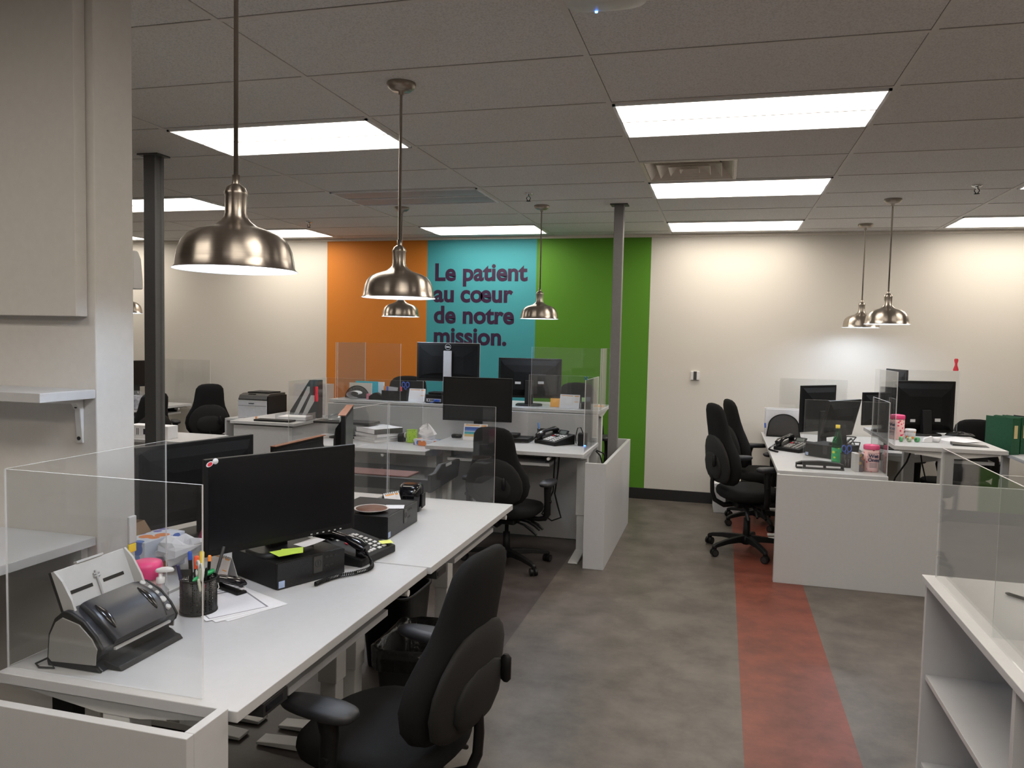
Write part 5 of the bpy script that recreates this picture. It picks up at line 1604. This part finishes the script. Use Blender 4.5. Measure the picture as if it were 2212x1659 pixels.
MB().prism([(-0.035, 0), (0.035, 0), (0.035, 0.04), (0.02, 0.07), (-0.02, 0.07), (-0.035, 0.05)], 'x', -0.025, 0.025).build('body', BLACK, t, bevel=0.006)
m = MB(); m.M = Matrix.Translation((0.03, 0, 0.055)) @ Matrix.Rotation(PI / 2, 4, 'Y')
m.lathe([(0.012, -0.002), (0.022, -0.002), (0.022, 0.012), (0.012, 0.012)], 20)
m.build('roll', LGREY, t)
mesh_cup('lime green punched metal pot on the lower centre desk', -2.475, 6.02, z, 0.043, 0.105, GREENMESH, LGREEN, 'pencil_pot')
tissue_box('squashed flowered tissue box on the lower centre desk', -2.290, 5.90, z, -0.35, 0.20, 0.115, 0.050)
t = thing('desk_riser', 'black riser holding a crumpled clear bag at the far left of the lower desk', 'riser', (-3.115, 6.07, z), 0.03)
MB().box(-0.25, 0.28, -0.10, 0.10, 0.125, 0.145).build('platform', CHARC, t, bevel=0.004)
MB().box(-0.03, 0.05, -0.01, 0.03, 0.018, 0.1248).build('post', BLACK, t, bevel=0.004)
MB().loft([[(px, py, q) for px, py in sup(a, b, 3, 24)] for a, b, q in ((0.13, 0.10, 0), (0.13, 0.10, 0.008), (0.08, 0.06, 0.018))]).build('base', BLACK, t)


def crumple(name, label, cat, x, y, z, a, b, h, m_, seed=1, group=None):
    rnd = random.Random(seed)
    mb = MB()
    rr = []
    for k, (f, q) in enumerate(((0.7, 0.0), (1.0, 0.15), (0.92, 0.45), (0.65, 0.75), (0.3, 0.95), (0.05, 1.0))):
        ring = []
        for j in range(20):
            t_ = 2 * PI * j / 20
            w_ = 1 + 0.20 * rnd.uniform(-1, 1)
            ring.append((a * f * w_ * math.cos(t_), b * f * w_ * math.sin(t_), h * q * (1 if k == 0 else 1 + 0.3 * rnd.uniform(-1, 1)) if k else 0.0))
        rr.append(ring)
    mb.loft(rr, 0, False)
    return tag(mb.build(name, m_, None, (x, y, z)), label, cat, group)


crumple('plastic_bag', 'crumpled clear plastic bag on the black riser', 'plastic bag', -3.20, 6.07, z + 0.1458, 0.12, 0.07, 0.05, CLEARP, 3)
# raised desk
z = Z2C + 0.0006
t = thing('pen_tray', 'black mesh pen organiser with red pens and scissors on the raised desk', 'pen organiser', (-2.815, 6.46, z), 0.0)
for b_ in ((-0.12, 0.12, -0.045, -0.043, 0, 0.085), (-0.12, 0.12, 0.043, 0.045, 0, 0.085), (-0.12, -0.118, -0.043, 0.043, 0, 0.085), (0.118, 0.12, -0.043, 0.043, 0, 0.085), (0.0, 0.002, -0.043, 0.043, 0, 0.085)):
    MB().box(*b_).build('mesh_wall', MESHT, t)
MB().box(-0.12, 0.12, -0.045, 0.045, 0.0, 0.003).build('bottom', BLACK, t)
m = MB().tube([(-0.12, -0.045, 0.086), (0.12, -0.045, 0.086), (0.12, 0.045, 0.086), (-0.12, 0.045, 0.086), (-0.12, -0.045, 0.086)], 0.003, 6)
m.build('rim', BLACK, t)
PR = 'pens in the raised desk organiser'
for k, (dx, dy, c_, lb) in enumerate(((-0.105, -0.01, ORANGE, 'orange marker in the raised desk organiser'), (-0.088, 0.015, RED, 'red pen in the left part of the raised desk organiser'), (-0.072, -0.02, BLUE, 'blue pen in the raised desk organiser'), (0.05, 0.0, RED, 'red pen in the right part of the raised desk organiser'))):
    pen(lb, (-2.815 + dx, 6.46 + dy, z + 0.004), (-2.815 + dx - 0.004, 6.46 + dy + 0.004, z + 0.125), c_, 0.007, group=PR)
scissors('blue-handled scissors standing in the raised desk organiser', -2.728, 6.475, z + 0.02, 0.1, BLUE, 0.05, 1.05)
paper_pad = tag(MB().box(-0.055, 0.055, 0, 0.012, 0, 0.085).build('note_pad', LGREY, None, (-2.875, 6.478, z + 0.035), (-0.12, 0.08, 0)), 'grey-white note pad standing in the raised desk organiser', 'note pad')
calendar('white calendar beside the pen organiser on the raised desk', -2.595, 6.43, z, 0.04, 0.15, 0.12)
calendar('white calendar near the right end of the raised desk, beside the steel post', -1.225, 6.45, z, -0.06, 0.17, 0.12)
tag(MB().box(-0.045, 0.045, 0, 0.004, 0, 0.075).build('sticky_note', ORANGEN, None, (-1.36, 6.50, z), (-0.15, 0, 0.1)), 'orange note standing behind the calendar on the raised desk', 'sticky note')
tag(MB().box(-0.03, 0.05, -0.03, 0.04, 0, 0.012).build('note_pad', ORANGEN, None, (-1.03, 6.72, z)), 'orange note pad at the right end of the raised desk', 'note pad')
tag(MB().box(-0.03, 0.02, -0.03, 0.03, 0, 0.03).build('charger', LGREY, None, (-2.55, 6.62, z)), 'small white charger beside the little computer on the raised desk', 'charger')
t = thing('sticker_holder', 'small clear holder with green and blue cards right of the raised desk calendar', 'card holder', (-1.09, 6.46, z), 0)
MB().box(-0.04, 0.04, -0.02, 0.02, 0, 0.06).build('holder', CHARC, t, bevel=0.002)
MB().box(-0.036, 0.0, -0.012, -0.008, 0.0605, 0.095).build('green_card', mat('pale_green_card', (0.4, 0.65, 0.3), 0.7), t)
MB().box(0.0, 0.036, -0.002, 0.004, 0.0605, 0.10).build('blue_card', mat('pale_blue_card', (0.45, 0.55, 0.75), 0.7), t)
t = thing('tape_dispenser', 'black tape dispenser with pink note left of the pen organiser', 'tape dispenser', (-2.995, 6.46, z), 0.0)
MB().prism([(-0.075, 0), (0.075, 0), (0.075, 0.02), (0.03, 0.05), (0.0, 0.066), (-0.03, 0.06), (-0.075, 0.03)], 'y', -0.025, 0.025).build('body', BLACK, t, bevel=0.006)
MB().box(-0.095, -0.078, -0.03, 0.02, 0.0, 0.05).build('pink_note', mat('pink_note', (0.75, 0.25, 0.32), 0.7), t)
m = MB()
rr = []
for k in range(15):
    a = -0.3 + k * 0.36
    r = 0.020 + 0.0022 * k
    rr.append([(r * math.cos(a) * 1.7, yy, 0.036 + r * math.sin(a) * 0.75) for yy in (-0.06, 0.06)] + [((r + 0.001) * math.cos(a) * 1.7, yy, 0.036 + (r + 0.001) * math.sin(a) * 0.75) for yy in (0.06, -0.06)])
m.loft(rr, 0, False)
tag(m.build('rolled_paper', PAPER, None, (-3.19, 6.425, z + 0.012), (0, 0, 0.15)), 'curled white papers on the raised desk before the orange stripe', 'paper')
# folders in a holder
t = thing('file_holder', 'black arched wire file holder at the left end of the raised desk', 'file holder', (-3.225, 6.62, z), 0.0)
for y in (-0.10, 0.06):
    m = MB()
    m.loft([[(0.12 * math.cos(a), y, 0.11 * math.sin(a)) for a in [PI * k / 16 for k in range(17)]], [(0.12 * math.cos(a), y + 0.002, 0.11 * math.sin(a)) for a in [PI * k / 16 for k in range(17)]]], 0, False)
    m.build('mesh_side', MESHT, t)
    MB().tube([(0.12 * math.cos(a), y, 0.003 + 0.11 * math.sin(a)) for a in [PI * k / 16 for k in range(17)]], 0.004, 6).build('wire_arch', BLACK, t)
MB().box(-0.12, 0.12, -0.10, 0.062, 0, 0.002).build('bottom', BLACK, t)
FG = 'folders in the arched file holder'
for k, (c_, h_, lb) in enumerate(((CREAM, 0.135, 'cream folder standing in the arched file holder'), (CYAN, 0.150, 'turquoise folder standing in the arched file holder'), (PAPER, 0.145, 'white folder standing right of the turquoise one'))):
    tag(MB().box(-0.11, 0.11, -0.006, 0.006, 0, h_).build('folder', c_, None, (-3.215 + 0.045 * k, 6.57 + 0.035 * k, z + 0.003), (0, 0, 0.06)), lb, 'folder', FG)

# ---- cabinet at the left
z = 0.7706
t = thing('file_sorter', 'black stepped file sorter with pale slots on the white cabinet', 'file sorter', (-4.19, 7.30, z), 0.0)
MB().prism([(-0.20, 0.0), (0.13, 0.0), (0.13, 0.40), (0.03, 0.40), (-0.20, 0.06)], 'y', 0.0, 0.10).build('body', CHARC, t, bevel=0.003)
for a in (0.0, 0.10):
    m = MB().prism([(-0.15 + a, 0.03), (-0.10 + a, 0.03), (0.035 + a * 0.55, 0.27 - a * 0.9), (0.035 + a * 0.55, 0.33 - a * 0.9), (0.01 + a * 0.4, 0.33 - a * 0.9)], 'y', -0.004, -0.0003)
    m.build('pale_slot', LGREY, t)
tag(MB().loft([[(x, y, q) for x, y in sup(a, 0.008, 3, 14)] for a, q in ((0.018, 0), (0.024, 0.01), (0.024, 0.05), (0.016, 0.07), (0.018, 0.09), (0.022, 0.115), (0.018, 0.13))]).build('screen_clip', RED, None, (-3.3843, 6.06, Z2B + 0.30), (0, 0, R90)), 'red plastic clip hanging beside the black file sorter', 'clip')
t = thing('storage_box', 'open white carton with brown inside behind the file sorter', 'carton', (-4.36, 7.72, z), 0.1)
for b_ in ((-0.17, 0.20, -0.12, -0.117, 0, 0.33), (-0.17, 0.20, 0.117, 0.12, 0, 0.33), (-0.17, -0.167, -0.117, 0.117, 0, 0.33), (0.197, 0.20, -0.117, 0.117, 0, 0.33), (-0.167, 0.197, -0.117, 0.117, 0, 0.003)):
    MB().box(*b_).build('carton_wall', mat('white_card', (0.62, 0.58, 0.57), 0.8), t)
MB().box(-0.165, 0.195, -0.115, 0.115, 0.15, 0.30).build('kraft_filling', CARD, t)
t = thing('letter_tray', 'clear plastic letter tray full of papers on the white cabinet', 'letter tray', (-4.20, 7.08, z), 0.12)
MB().box(-0.155, 0.175, -0.12, 0.12, 0.0, 0.004).build('bottom', CLEARP, t)
for b_ in ((-0.155, -0.151, -0.12, 0.12, 0.0042, 0.06), (0.171, 0.175, -0.12, 0.12, 0.0042, 0.075), (-0.1508, 0.1708, 0.116, 0.12, 0.0042, 0.06)):
    MB().box(*b_).build('tray_wall', CLEARP, t)
tag(MB().box(-0.14, 0.15, -0.105, 0.10, 0, 0.035).build('paper_stack', PAPER, None, (-4.195, 7.08, z + 0.0048), (0, 0, 0.14), bevel=0.001), 'stack of white sheets in the clear letter tray', 'paper stack')
tag(MB().box(-0.20, 0.20, -0.06, 0.06, 0.0, 0.018).build('keyboard', BLACK, None, (-4.30, 6.87, z), (0, 0, 0.03), bevel=0.004), 'flat black keyboard at the near edge of the white cabinet', 'keyboard')
tag(MB().lathe([(0.0001, 0), (0.012, 0), (0.006, 0.008), (0.006, 0.016), (0.014, 0.022), (0.0001, 0.026)], 16).build('push_pin', ORANGE, None, (-4.58, 6.975, z)), 'orange pin beside the black keyboard on the white cabinet', 'pin')
# ---- far left
z = 0.6886
t = thing('tissue_carton', 'white carton with dark lettering behind the dark left post', 'carton', (-4.93, 5.88, z), 0.03)
MB().box(-0.19, 0.22, -0.07, 0.07, 0, 0.115).build('carton', PAPER, t, bevel=0.002)
m = MB()
for x in (-0.10, -0.085):
    m.box(x, x + 0.006, -0.0712, -0.0702, 0.03, 0.09)
m.box(-0.03, 0.01, -0.0712, -0.0702, 0.035, 0.085)
m.box(0.175, 0.19, -0.0712, -0.0702, 0.03, 0.08)
m.build('printed_mark', INK, t)
t = thing('clear_bag', 'clear plastic bag standing on the left wall desk', 'plastic bag', (-6.30, 7.20, 0.7806), 0)
m = MB()
m.loft([[(x, y, q) for x, y in sup(a, b, 3, 20)] for a, b, q in ((0.13, 0.09, 0), (0.15, 0.10, 0.05), (0.14, 0.09, 0.17), (0.12, 0.06, 0.2))])
m.build('bag', CLEARP, t)
MB().box(-0.10, 0.10, -0.05, 0.05, 0.004, 0.15).build('contents', mat('pale_wrapping', (0.5, 0.5, 0.56), 0.6, noise=0.4, scale=25), t)
tag(MB().lathe([(0.0001, 0), (0.035, 0), (0.035, 0.002), (0.0001, 0.002)], 24).build('cable_grommet', GREYP, None, (-6.45, 7.75, 0.7806)), 'grey cable grommet on the left wall desk', 'grommet')

# ---- right-hand desks
z = 0.7706
t = thing('water_bottle', 'green plastic bottle with yellow cap on the right-hand desk', 'bottle', (0.845, 6.16, z), 0)
MB().lathe([(0.0001, 0.004), (0.028, 0.0), (0.0355, 0.008), (0.036, 0.04), (0.0345, 0.09), (0.0358, 0.13), (0.034, 0.165), (0.022, 0.215), (0.0145, 0.245), (0.0135, 0.262), (0.0135, 0.272)], 32).build('bottle', BOTTLE, t)
MB().lathe([(0.0365, 0.028), (0.0368, 0.03), (0.0368, 0.120), (0.0362, 0.122)], 32).build('label', pattern_mat('lemon_lime_label', (0.03, 0.40, 0.14), [(0.45, 0.62, 0.04), (0.60, 0.66, 0.03), (0.03, 0.30, 0.10)], 30, thr=0.5), t)
MB().lathe([(0.0155, 0.266), (0.0158, 0.268), (0.0158, 0.290), (0.0001, 0.291)], 20).build('cap', YELLOW, t)
t = thing('hole_punch', 'long black three-hole punch at the near edge of the right-hand desk', 'hole punch', (0.695, 5.86, z), 0.02)
MB().box(-0.16, 0.16, -0.03, 0.04, 0, 0.012).build('base', CHARC, t, bevel=0.003)
MB().prism([(-0.16, 0.0125), (0.16, 0.0125), (0.16, 0.038), (0.12, 0.050), (0.0, 0.057), (-0.12, 0.050), (-0.16, 0.036)], 'y', -0.022, 0.03).build('lever', BLACK, t, bevel=0.004)
m = MB()
for a, b in ((-0.155, -0.115), (-0.095, 0.02), (0.04, 0.135)):
    m.box(a, b, -0.0235, -0.0222, 0.0135, 0.026)
m.build('white_scale', PAPER, t)
t = mesh_cup('square black mesh pencil cup between the bottle and the books', 0.895, 6.03, z, 0.042, 0.10)
scissors('blue and grey scissors in the mesh cup beside the green bottle', 0.895, 6.02, z + 0.01, 0.2, BLUE, -0.1, 1.05)
pen('dark pen leaning in the mesh cup beside the green bottle', (0.88, 6.04, z + 0.007), (0.865, 6.05, z + 0.13), BLACK, 0.005)
t = thing('pencil_box', 'upright narrow pencil box with coloured side, left of the pink wipes', 'box', (0.945, 5.88, z), 0.1)
MB().box(-0.03, -0.002, -0.05, 0.05, 0, 0.125).build('white_side', LGREY, t)
MB().box(-0.0018, 0.026, -0.05, 0.05, 0, 0.125).build('printed_side', pattern_mat('colour_print_side', (0.10, 0.08, 0.10), [(0.35, 0.22, 0.06), (0.05, 0.08, 0.25), (0.30, 0.10, 0.05)], 40), t)


def wipes_tub(label, x, y, z, rz=0.0):
    t = thing('wipes_tub', label, 'wipes tub', (x, y, z), rz, 'tall pink wipes tubs')
    r = 0.037
    MB().lathe([(0.0001, 0), (r - 0.002, 0), (r, 0.004), (r, 0.125), (0.0001, 0.125)], 32).build('canister', WIPES, t)
    m = MB()
    a0, a1 = -PI / 2 - 0.75, -PI / 2 + 0.75
    rr = []
    for k in range(13):
        a = a0 + (a1 - a0) * k / 12
        rr.append([((r + q) * math.cos(a), (r + q) * math.sin(a), zz) for q, zz in ((0.0004, 0.012), (0.0004, 0.110), (0.001, 0.110), (0.001, 0.012))])
    m.loft(rr, 0, False)
    m.build('label', mat('pink_label', (0.80, 0.52, 0.54), 0.5), t)
    MB().lathe([(r + 0.0015, 0.1255), (r + 0.0015, 0.146), (r - 0.003, 0.150), (0.014, 0.150), (0.012, 0.153), (0.0001, 0.153)], 32).build('lid', PINK, t)
    for k, (s_, zz) in enumerate((('Wet', 0.082), ('Ones', 0.060))):
        lettering(s_, 0.026, mat('label_navy', (0.02, 0.02, 0.09), 0.5), t, (0, -r - 0.0022, zz), (1, 0, 0), (0, 0, 1), offset=0.0009, align='CENTER', spacing=0.95)
    m = MB()
    for k in range(4):
        m.box(-0.018, 0.018, -r - 0.0016, -r - 0.0009, 0.026 + k * 0.007, 0.029 + k * 0.007)
    m.build('small_print', GINK, t)
    return t


wipes_tub('tall pink wipes tub with dark lettering at the near corner of the right-hand desk', 1.035, 5.90, z, 0.12).scale = (1.38, 1.38, 1.25)
paper('paper_stack', 'small white card behind the near pink wipes tub', 'card', 1.04, 6.04, z, 0.06, 0.08, 0.3, PAPER, t_=0.11)
t = thing('mesh_file_rack', 'arched black mesh file rack holding white folders, by the back wall', 'file rack', (0.585, 7.76, z), 0)
m = MB()
arch = [(0.135 * math.cos(a) * 1.0, 0.10 + 0.115 * math.sin(a)) for a in [PI * k / 20 for k in range(21)]] + [(-0.15, 0.0), (0.15, 0.0)]
m.prism(arch, 'y', -0.002, 0.0)
m.build('mesh_panel', MESHK, t)
MB().tube([(0.15, -0.001, 0.002)] + [(x, -0.001, zz) for x, zz in arch[:21]] + [(-0.15, -0.001, 0.002)], 0.005, 8).build('wire_frame', BLACK, t)
MB().box(-0.155, 0.155, -0.02, 0.13, 0.0, 0.012).build('base', BLACK, t)
for k, (lb, dx) in enumerate((('front white folder in the arched mesh rack', 0.0), ('back white folder in the arched mesh rack', -0.012))):
    tag(MB().box(-0.16, 0.155, 0, 0.02, 0, 0.245 + 0.01 * k).build('folder', PAPER, None, (0.585 + dx, 7.79 + 0.045 * k, z + 0.0125)), lb, 'folder', 'white folders in the mesh rack')
pen('pen with blue clip standing left of the mesh file rack', (0.425, 7.71, z + 0.001), (0.415, 7.715, z + 0.13), mat('white_barrel', (0.7, 0.7, 0.72), 0.4), 0.006, capcol=BLUE)
paper('paper_stack', 'white papers lying behind the tilted monitor on the right-hand desks', 'papers', 0.84, 6.935, z + 0.0006, 0.20, 0.12, -0.3, PAPER, curl=0.01, t_=0.006)
t = thing('cable_bundle', 'tangle of black cables behind the green bottle, beside the raised desk', 'cable', (1.035, 6.95, z), 0)
rnd = random.Random(11)
for k in range(6):
    y0 = -0.35 + 0.12 * k
    P = [(0.02 + rnd.uniform(-.04, .04), y0, 0.005), (0.05 + rnd.uniform(-.03, .03), y0 + 0.1, 0.05 + rnd.uniform(0, .06)), (0.0 + rnd.uniform(-.04, .06), y0 + 0.2, 0.07 + rnd.uniform(0, .05)), (-0.04, y0 + 0.3, 0.02), (0.03, y0 + 0.36, 0.006)]
    MB().tube(P, 0.005, 6).build('cable', BLACK if k != 2 else LGREY, t)
# raised right desk
z = 0.9756
wipes_tub('tall pink wipes tub on the raised right desk', 1.25, 6.20, z, -0.9).scale = (1.38, 1.38, 1.18)
t = thing('gum_tub', 'small white tub with orange mark right of the raised pink wipes tub', 'tub', (1.355, 6.26, z), 0)
MB().lathe([(0.0001, 0), (0.03, 0), (0.034, 0.004), (0.036, 0.055), (0.0001, 0.055)], 24).build('tub', pattern_mat('white_orange_label', (0.55, 0.58, 0.6), [(0.75, 0.25, 0.03), (0.25, 0.28, 0.32), (0.6, 0.6, 0.6)], 36), t)
MB().lathe([(0.038, 0.0555), (0.038, 0.068), (0.034, 0.071), (0.0001, 0.071)], 24).build('lid', PAPER, t)
GT = 'green tape rolls on the raised right desk'
for k, (x, y) in enumerate(((1.245, 6.02), (1.300, 6.03), (1.352, 6.035))):
    m = MB(); m.M = Matrix.Translation((0, 0, 0.0185)) @ Matrix.Rotation(PI / 2, 4, 'Y')
    m.lathe([(0.010, -0.010), (0.018, -0.010), (0.018, 0.010), (0.010, 0.010), (0.010, -0.010)], 20)
    tag(m.build('tape_roll', mat('pale_green_tape', (0.12, 0.40, 0.18), 0.3) if k != 1 else mat('cream_green_tape', (0.45, 0.55, 0.38), 0.4), None, (x, y, z), (0, 0, 0.3 * k)), ['leftmost green tape roll at the edge of the raised right desk', 'middle paler tape roll at the edge of the raised right desk', 'rightmost green tape roll at the edge of the raised right desk'][k], 'tape roll', GT)
t = thing('tape_dispenser', 'white tape dispenser beside the green rolls on the raised right desk', 'tape dispenser', (1.42, 6.06, z), 0.2)
MB().prism([(-0.03, 0.0), (0.03, 0.0), (0.04, 0.04), (0.03, 0.046), (-0.02, 0.03)], 'y', -0.012, 0.012).build('body', PAPER, t, bevel=0.003)
t = thing('white_cup', 'small round white cup at the edge of the raised right desk', 'cup', (1.49, 6.10, z), 0)
MB().lathe([(0.0001, 0), (0.018, 0), (0.028, 0.012), (0.030, 0.026), (0.024, 0.036), (0.0001, 0.037)], 24).build('cup', PAPER, t)
paper('paper_sheet', 'white sheet lying on the raised right desk', 'paper', 1.66, 6.27, z, 0.20, 0.26, 0.4, PAPER, curl=0.012)
tag(MB().loft([[(-0.10, -0.05, 0.0), (0.12, -0.05, 0.0), (0.12, 0.06, 0.0), (-0.10, 0.06, 0.0)], [(-0.10, -0.05, 0.012), (0.12, -0.05, 0.002), (0.12, 0.06, 0.002), (-0.10, 0.06, 0.018)]], 0, False).build('folder', CHARC, None, (1.66, 5.98, z), (0, 0, -0.1)), 'dark open folder at the edge of the raised right desk', 'folder')
crumple('black_cloth', 'rumpled black cloth behind the large right monitor', 'cloth', 1.78, 6.62, z, 0.10, 0.05, 0.03, BLACK, 9)
tag(MB().loft([[(x, y, q) for x, y in sup(a, 0.007, 2.5, 18)] for a, q in ((0.018, 0), (0.021, 0.008), (0.018, 0.02), (0.009, 0.045), (0.009, 0.06), (0.014, 0.078), (0.015, 0.09), (0.010, 0.098))]).build('screen_clip', RED, None, (1.81, 6.943, 0.975 + 0.4895)), 'red bone-shaped clip on the acrylic screen, high at right against the wall', 'clip')
# binders on the far table
for k, (x, y, lb) in enumerate(((2.30, 7.12, 'front dark green binder with pale spine label at the right edge'), (2.39, 7.20, 'second dark green binder behind the front one'), (2.485, 7.24, 'black and white binder at the right picture edge'))):
    t = thing('binder', lb, 'binder', (x, y, 0.8006), 0.50, 'binders on the right-hand table')
    c_ = DGREEN if k < 2 else BLACK
    MB().box(-0.075, -0.072, -0.06, 0.20, 0, 0.295).build('cover', c_, t)
    MB().box(0.0, 0.003, -0.06, 0.20, 0, 0.295).build('cover', c_, t)
    MB().box(-0.0718, -0.0002, -0.06, -0.057, 0, 0.295).build('spine', c_, t)
    MB().box(-0.0715, -0.0005, -0.055, 0.19, 0.004, 0.28).build('sheets', PAPER, t)
    MB().box(-0.055, -0.022, -0.0612, -0.0602, 0.13, 0.235).build('spine_label', GOLDL if k < 2 else PAPER, t)
# things on the right bookcase
z = 0.7706
pen('black and silver pen lying on the white bookcase', (1.005, 3.10, z + 0.007), (1.095, 2.985, z + 0.007), BLACK, 0.006, capcol=CHROME)
t = thing('clear_box', 'small clear box with silver clips on the white bookcase', 'box', (1.10, 2.90, z), 0.1)
for b_ in ((-0.07, 0.07, -0.045, -0.043, 0, 0.035), (-0.07, 0.07, 0.043, 0.045, 0, 0.035), (-0.07, -0.068, -0.043, 0.043, 0, 0.035), (0.068, 0.07, -0.043, 0.043, 0, 0.035), (-0.068, 0.068, -0.043, 0.043, 0, 0.002)):
    MB().box(*b_).build('box_wall', CLEARP, t)
m = MB()
for k in range(9):
    x, y = rnd.uniform(-.05, .05), rnd.uniform(-.03, .03)
    m.tube([(x, y, 0.008), (x + 0.02, y + 0.008, 0.010 + 0.002 * k), (x + 0.022, y - 0.006, 0.012 + 0.002 * k), (x, y - 0.004, 0.010)], 0.0015, 5)
o = m.build('clips', CHROME, t)
o['kind'] = 'stuff'
# file box on the floor behind the chairs
t = thing('file_box', 'white file box on the floor behind the two right-hand chairs', 'file box', (0.12, 7.93, 0.0006), 0.05)
MB().box(-0.155, 0.155, -0.17, 0.17, 0, 0.25).build('box', mat('white_carton', (0.55, 0.55, 0.57), 0.7), t, bevel=0.003)
MB().box(-0.162, 0.162, -0.178, 0.178, 0.2505, 0.285).build('lid', PAPER, t, bevel=0.002)
m = MB().box(-0.05, 0.05, -0.1716, -0.1702, 0.14, 0.175)
m.build('hand_hole', CHARC, t)
tag(MB().box(-0.10, 0.10, -0.12, 0.10, 0, 0.02).build('paper_stack', CREAM, None, (0.12, 7.92, 0.2862), (0, 0, 0.1)), 'cream papers on top of the white file box', 'papers')
# two bent cables at the front of the right desks
t = thing('cable_loop', 'black cables hanging below the raised right desk', 'cable', (1.35, 6.12, 0.6), 0)
MB().tube([(0.0, 0, 0.345), (-0.04, 0, 0.22), (-0.11, 0.0, 0.10), (-0.16, 0.02, -0.1), (-0.14, 0.05, -0.597)], 0.006, 8).build('cable', BLACK, t)
MB().tube([(0.04, 0, 0.345), (0.06, 0, 0.22), (0.09, 0.0, 0.10), (0.04, 0.02, -0.05), (0.02, 0.05, -0.597)], 0.005, 8).build('cable', BLACK, t)
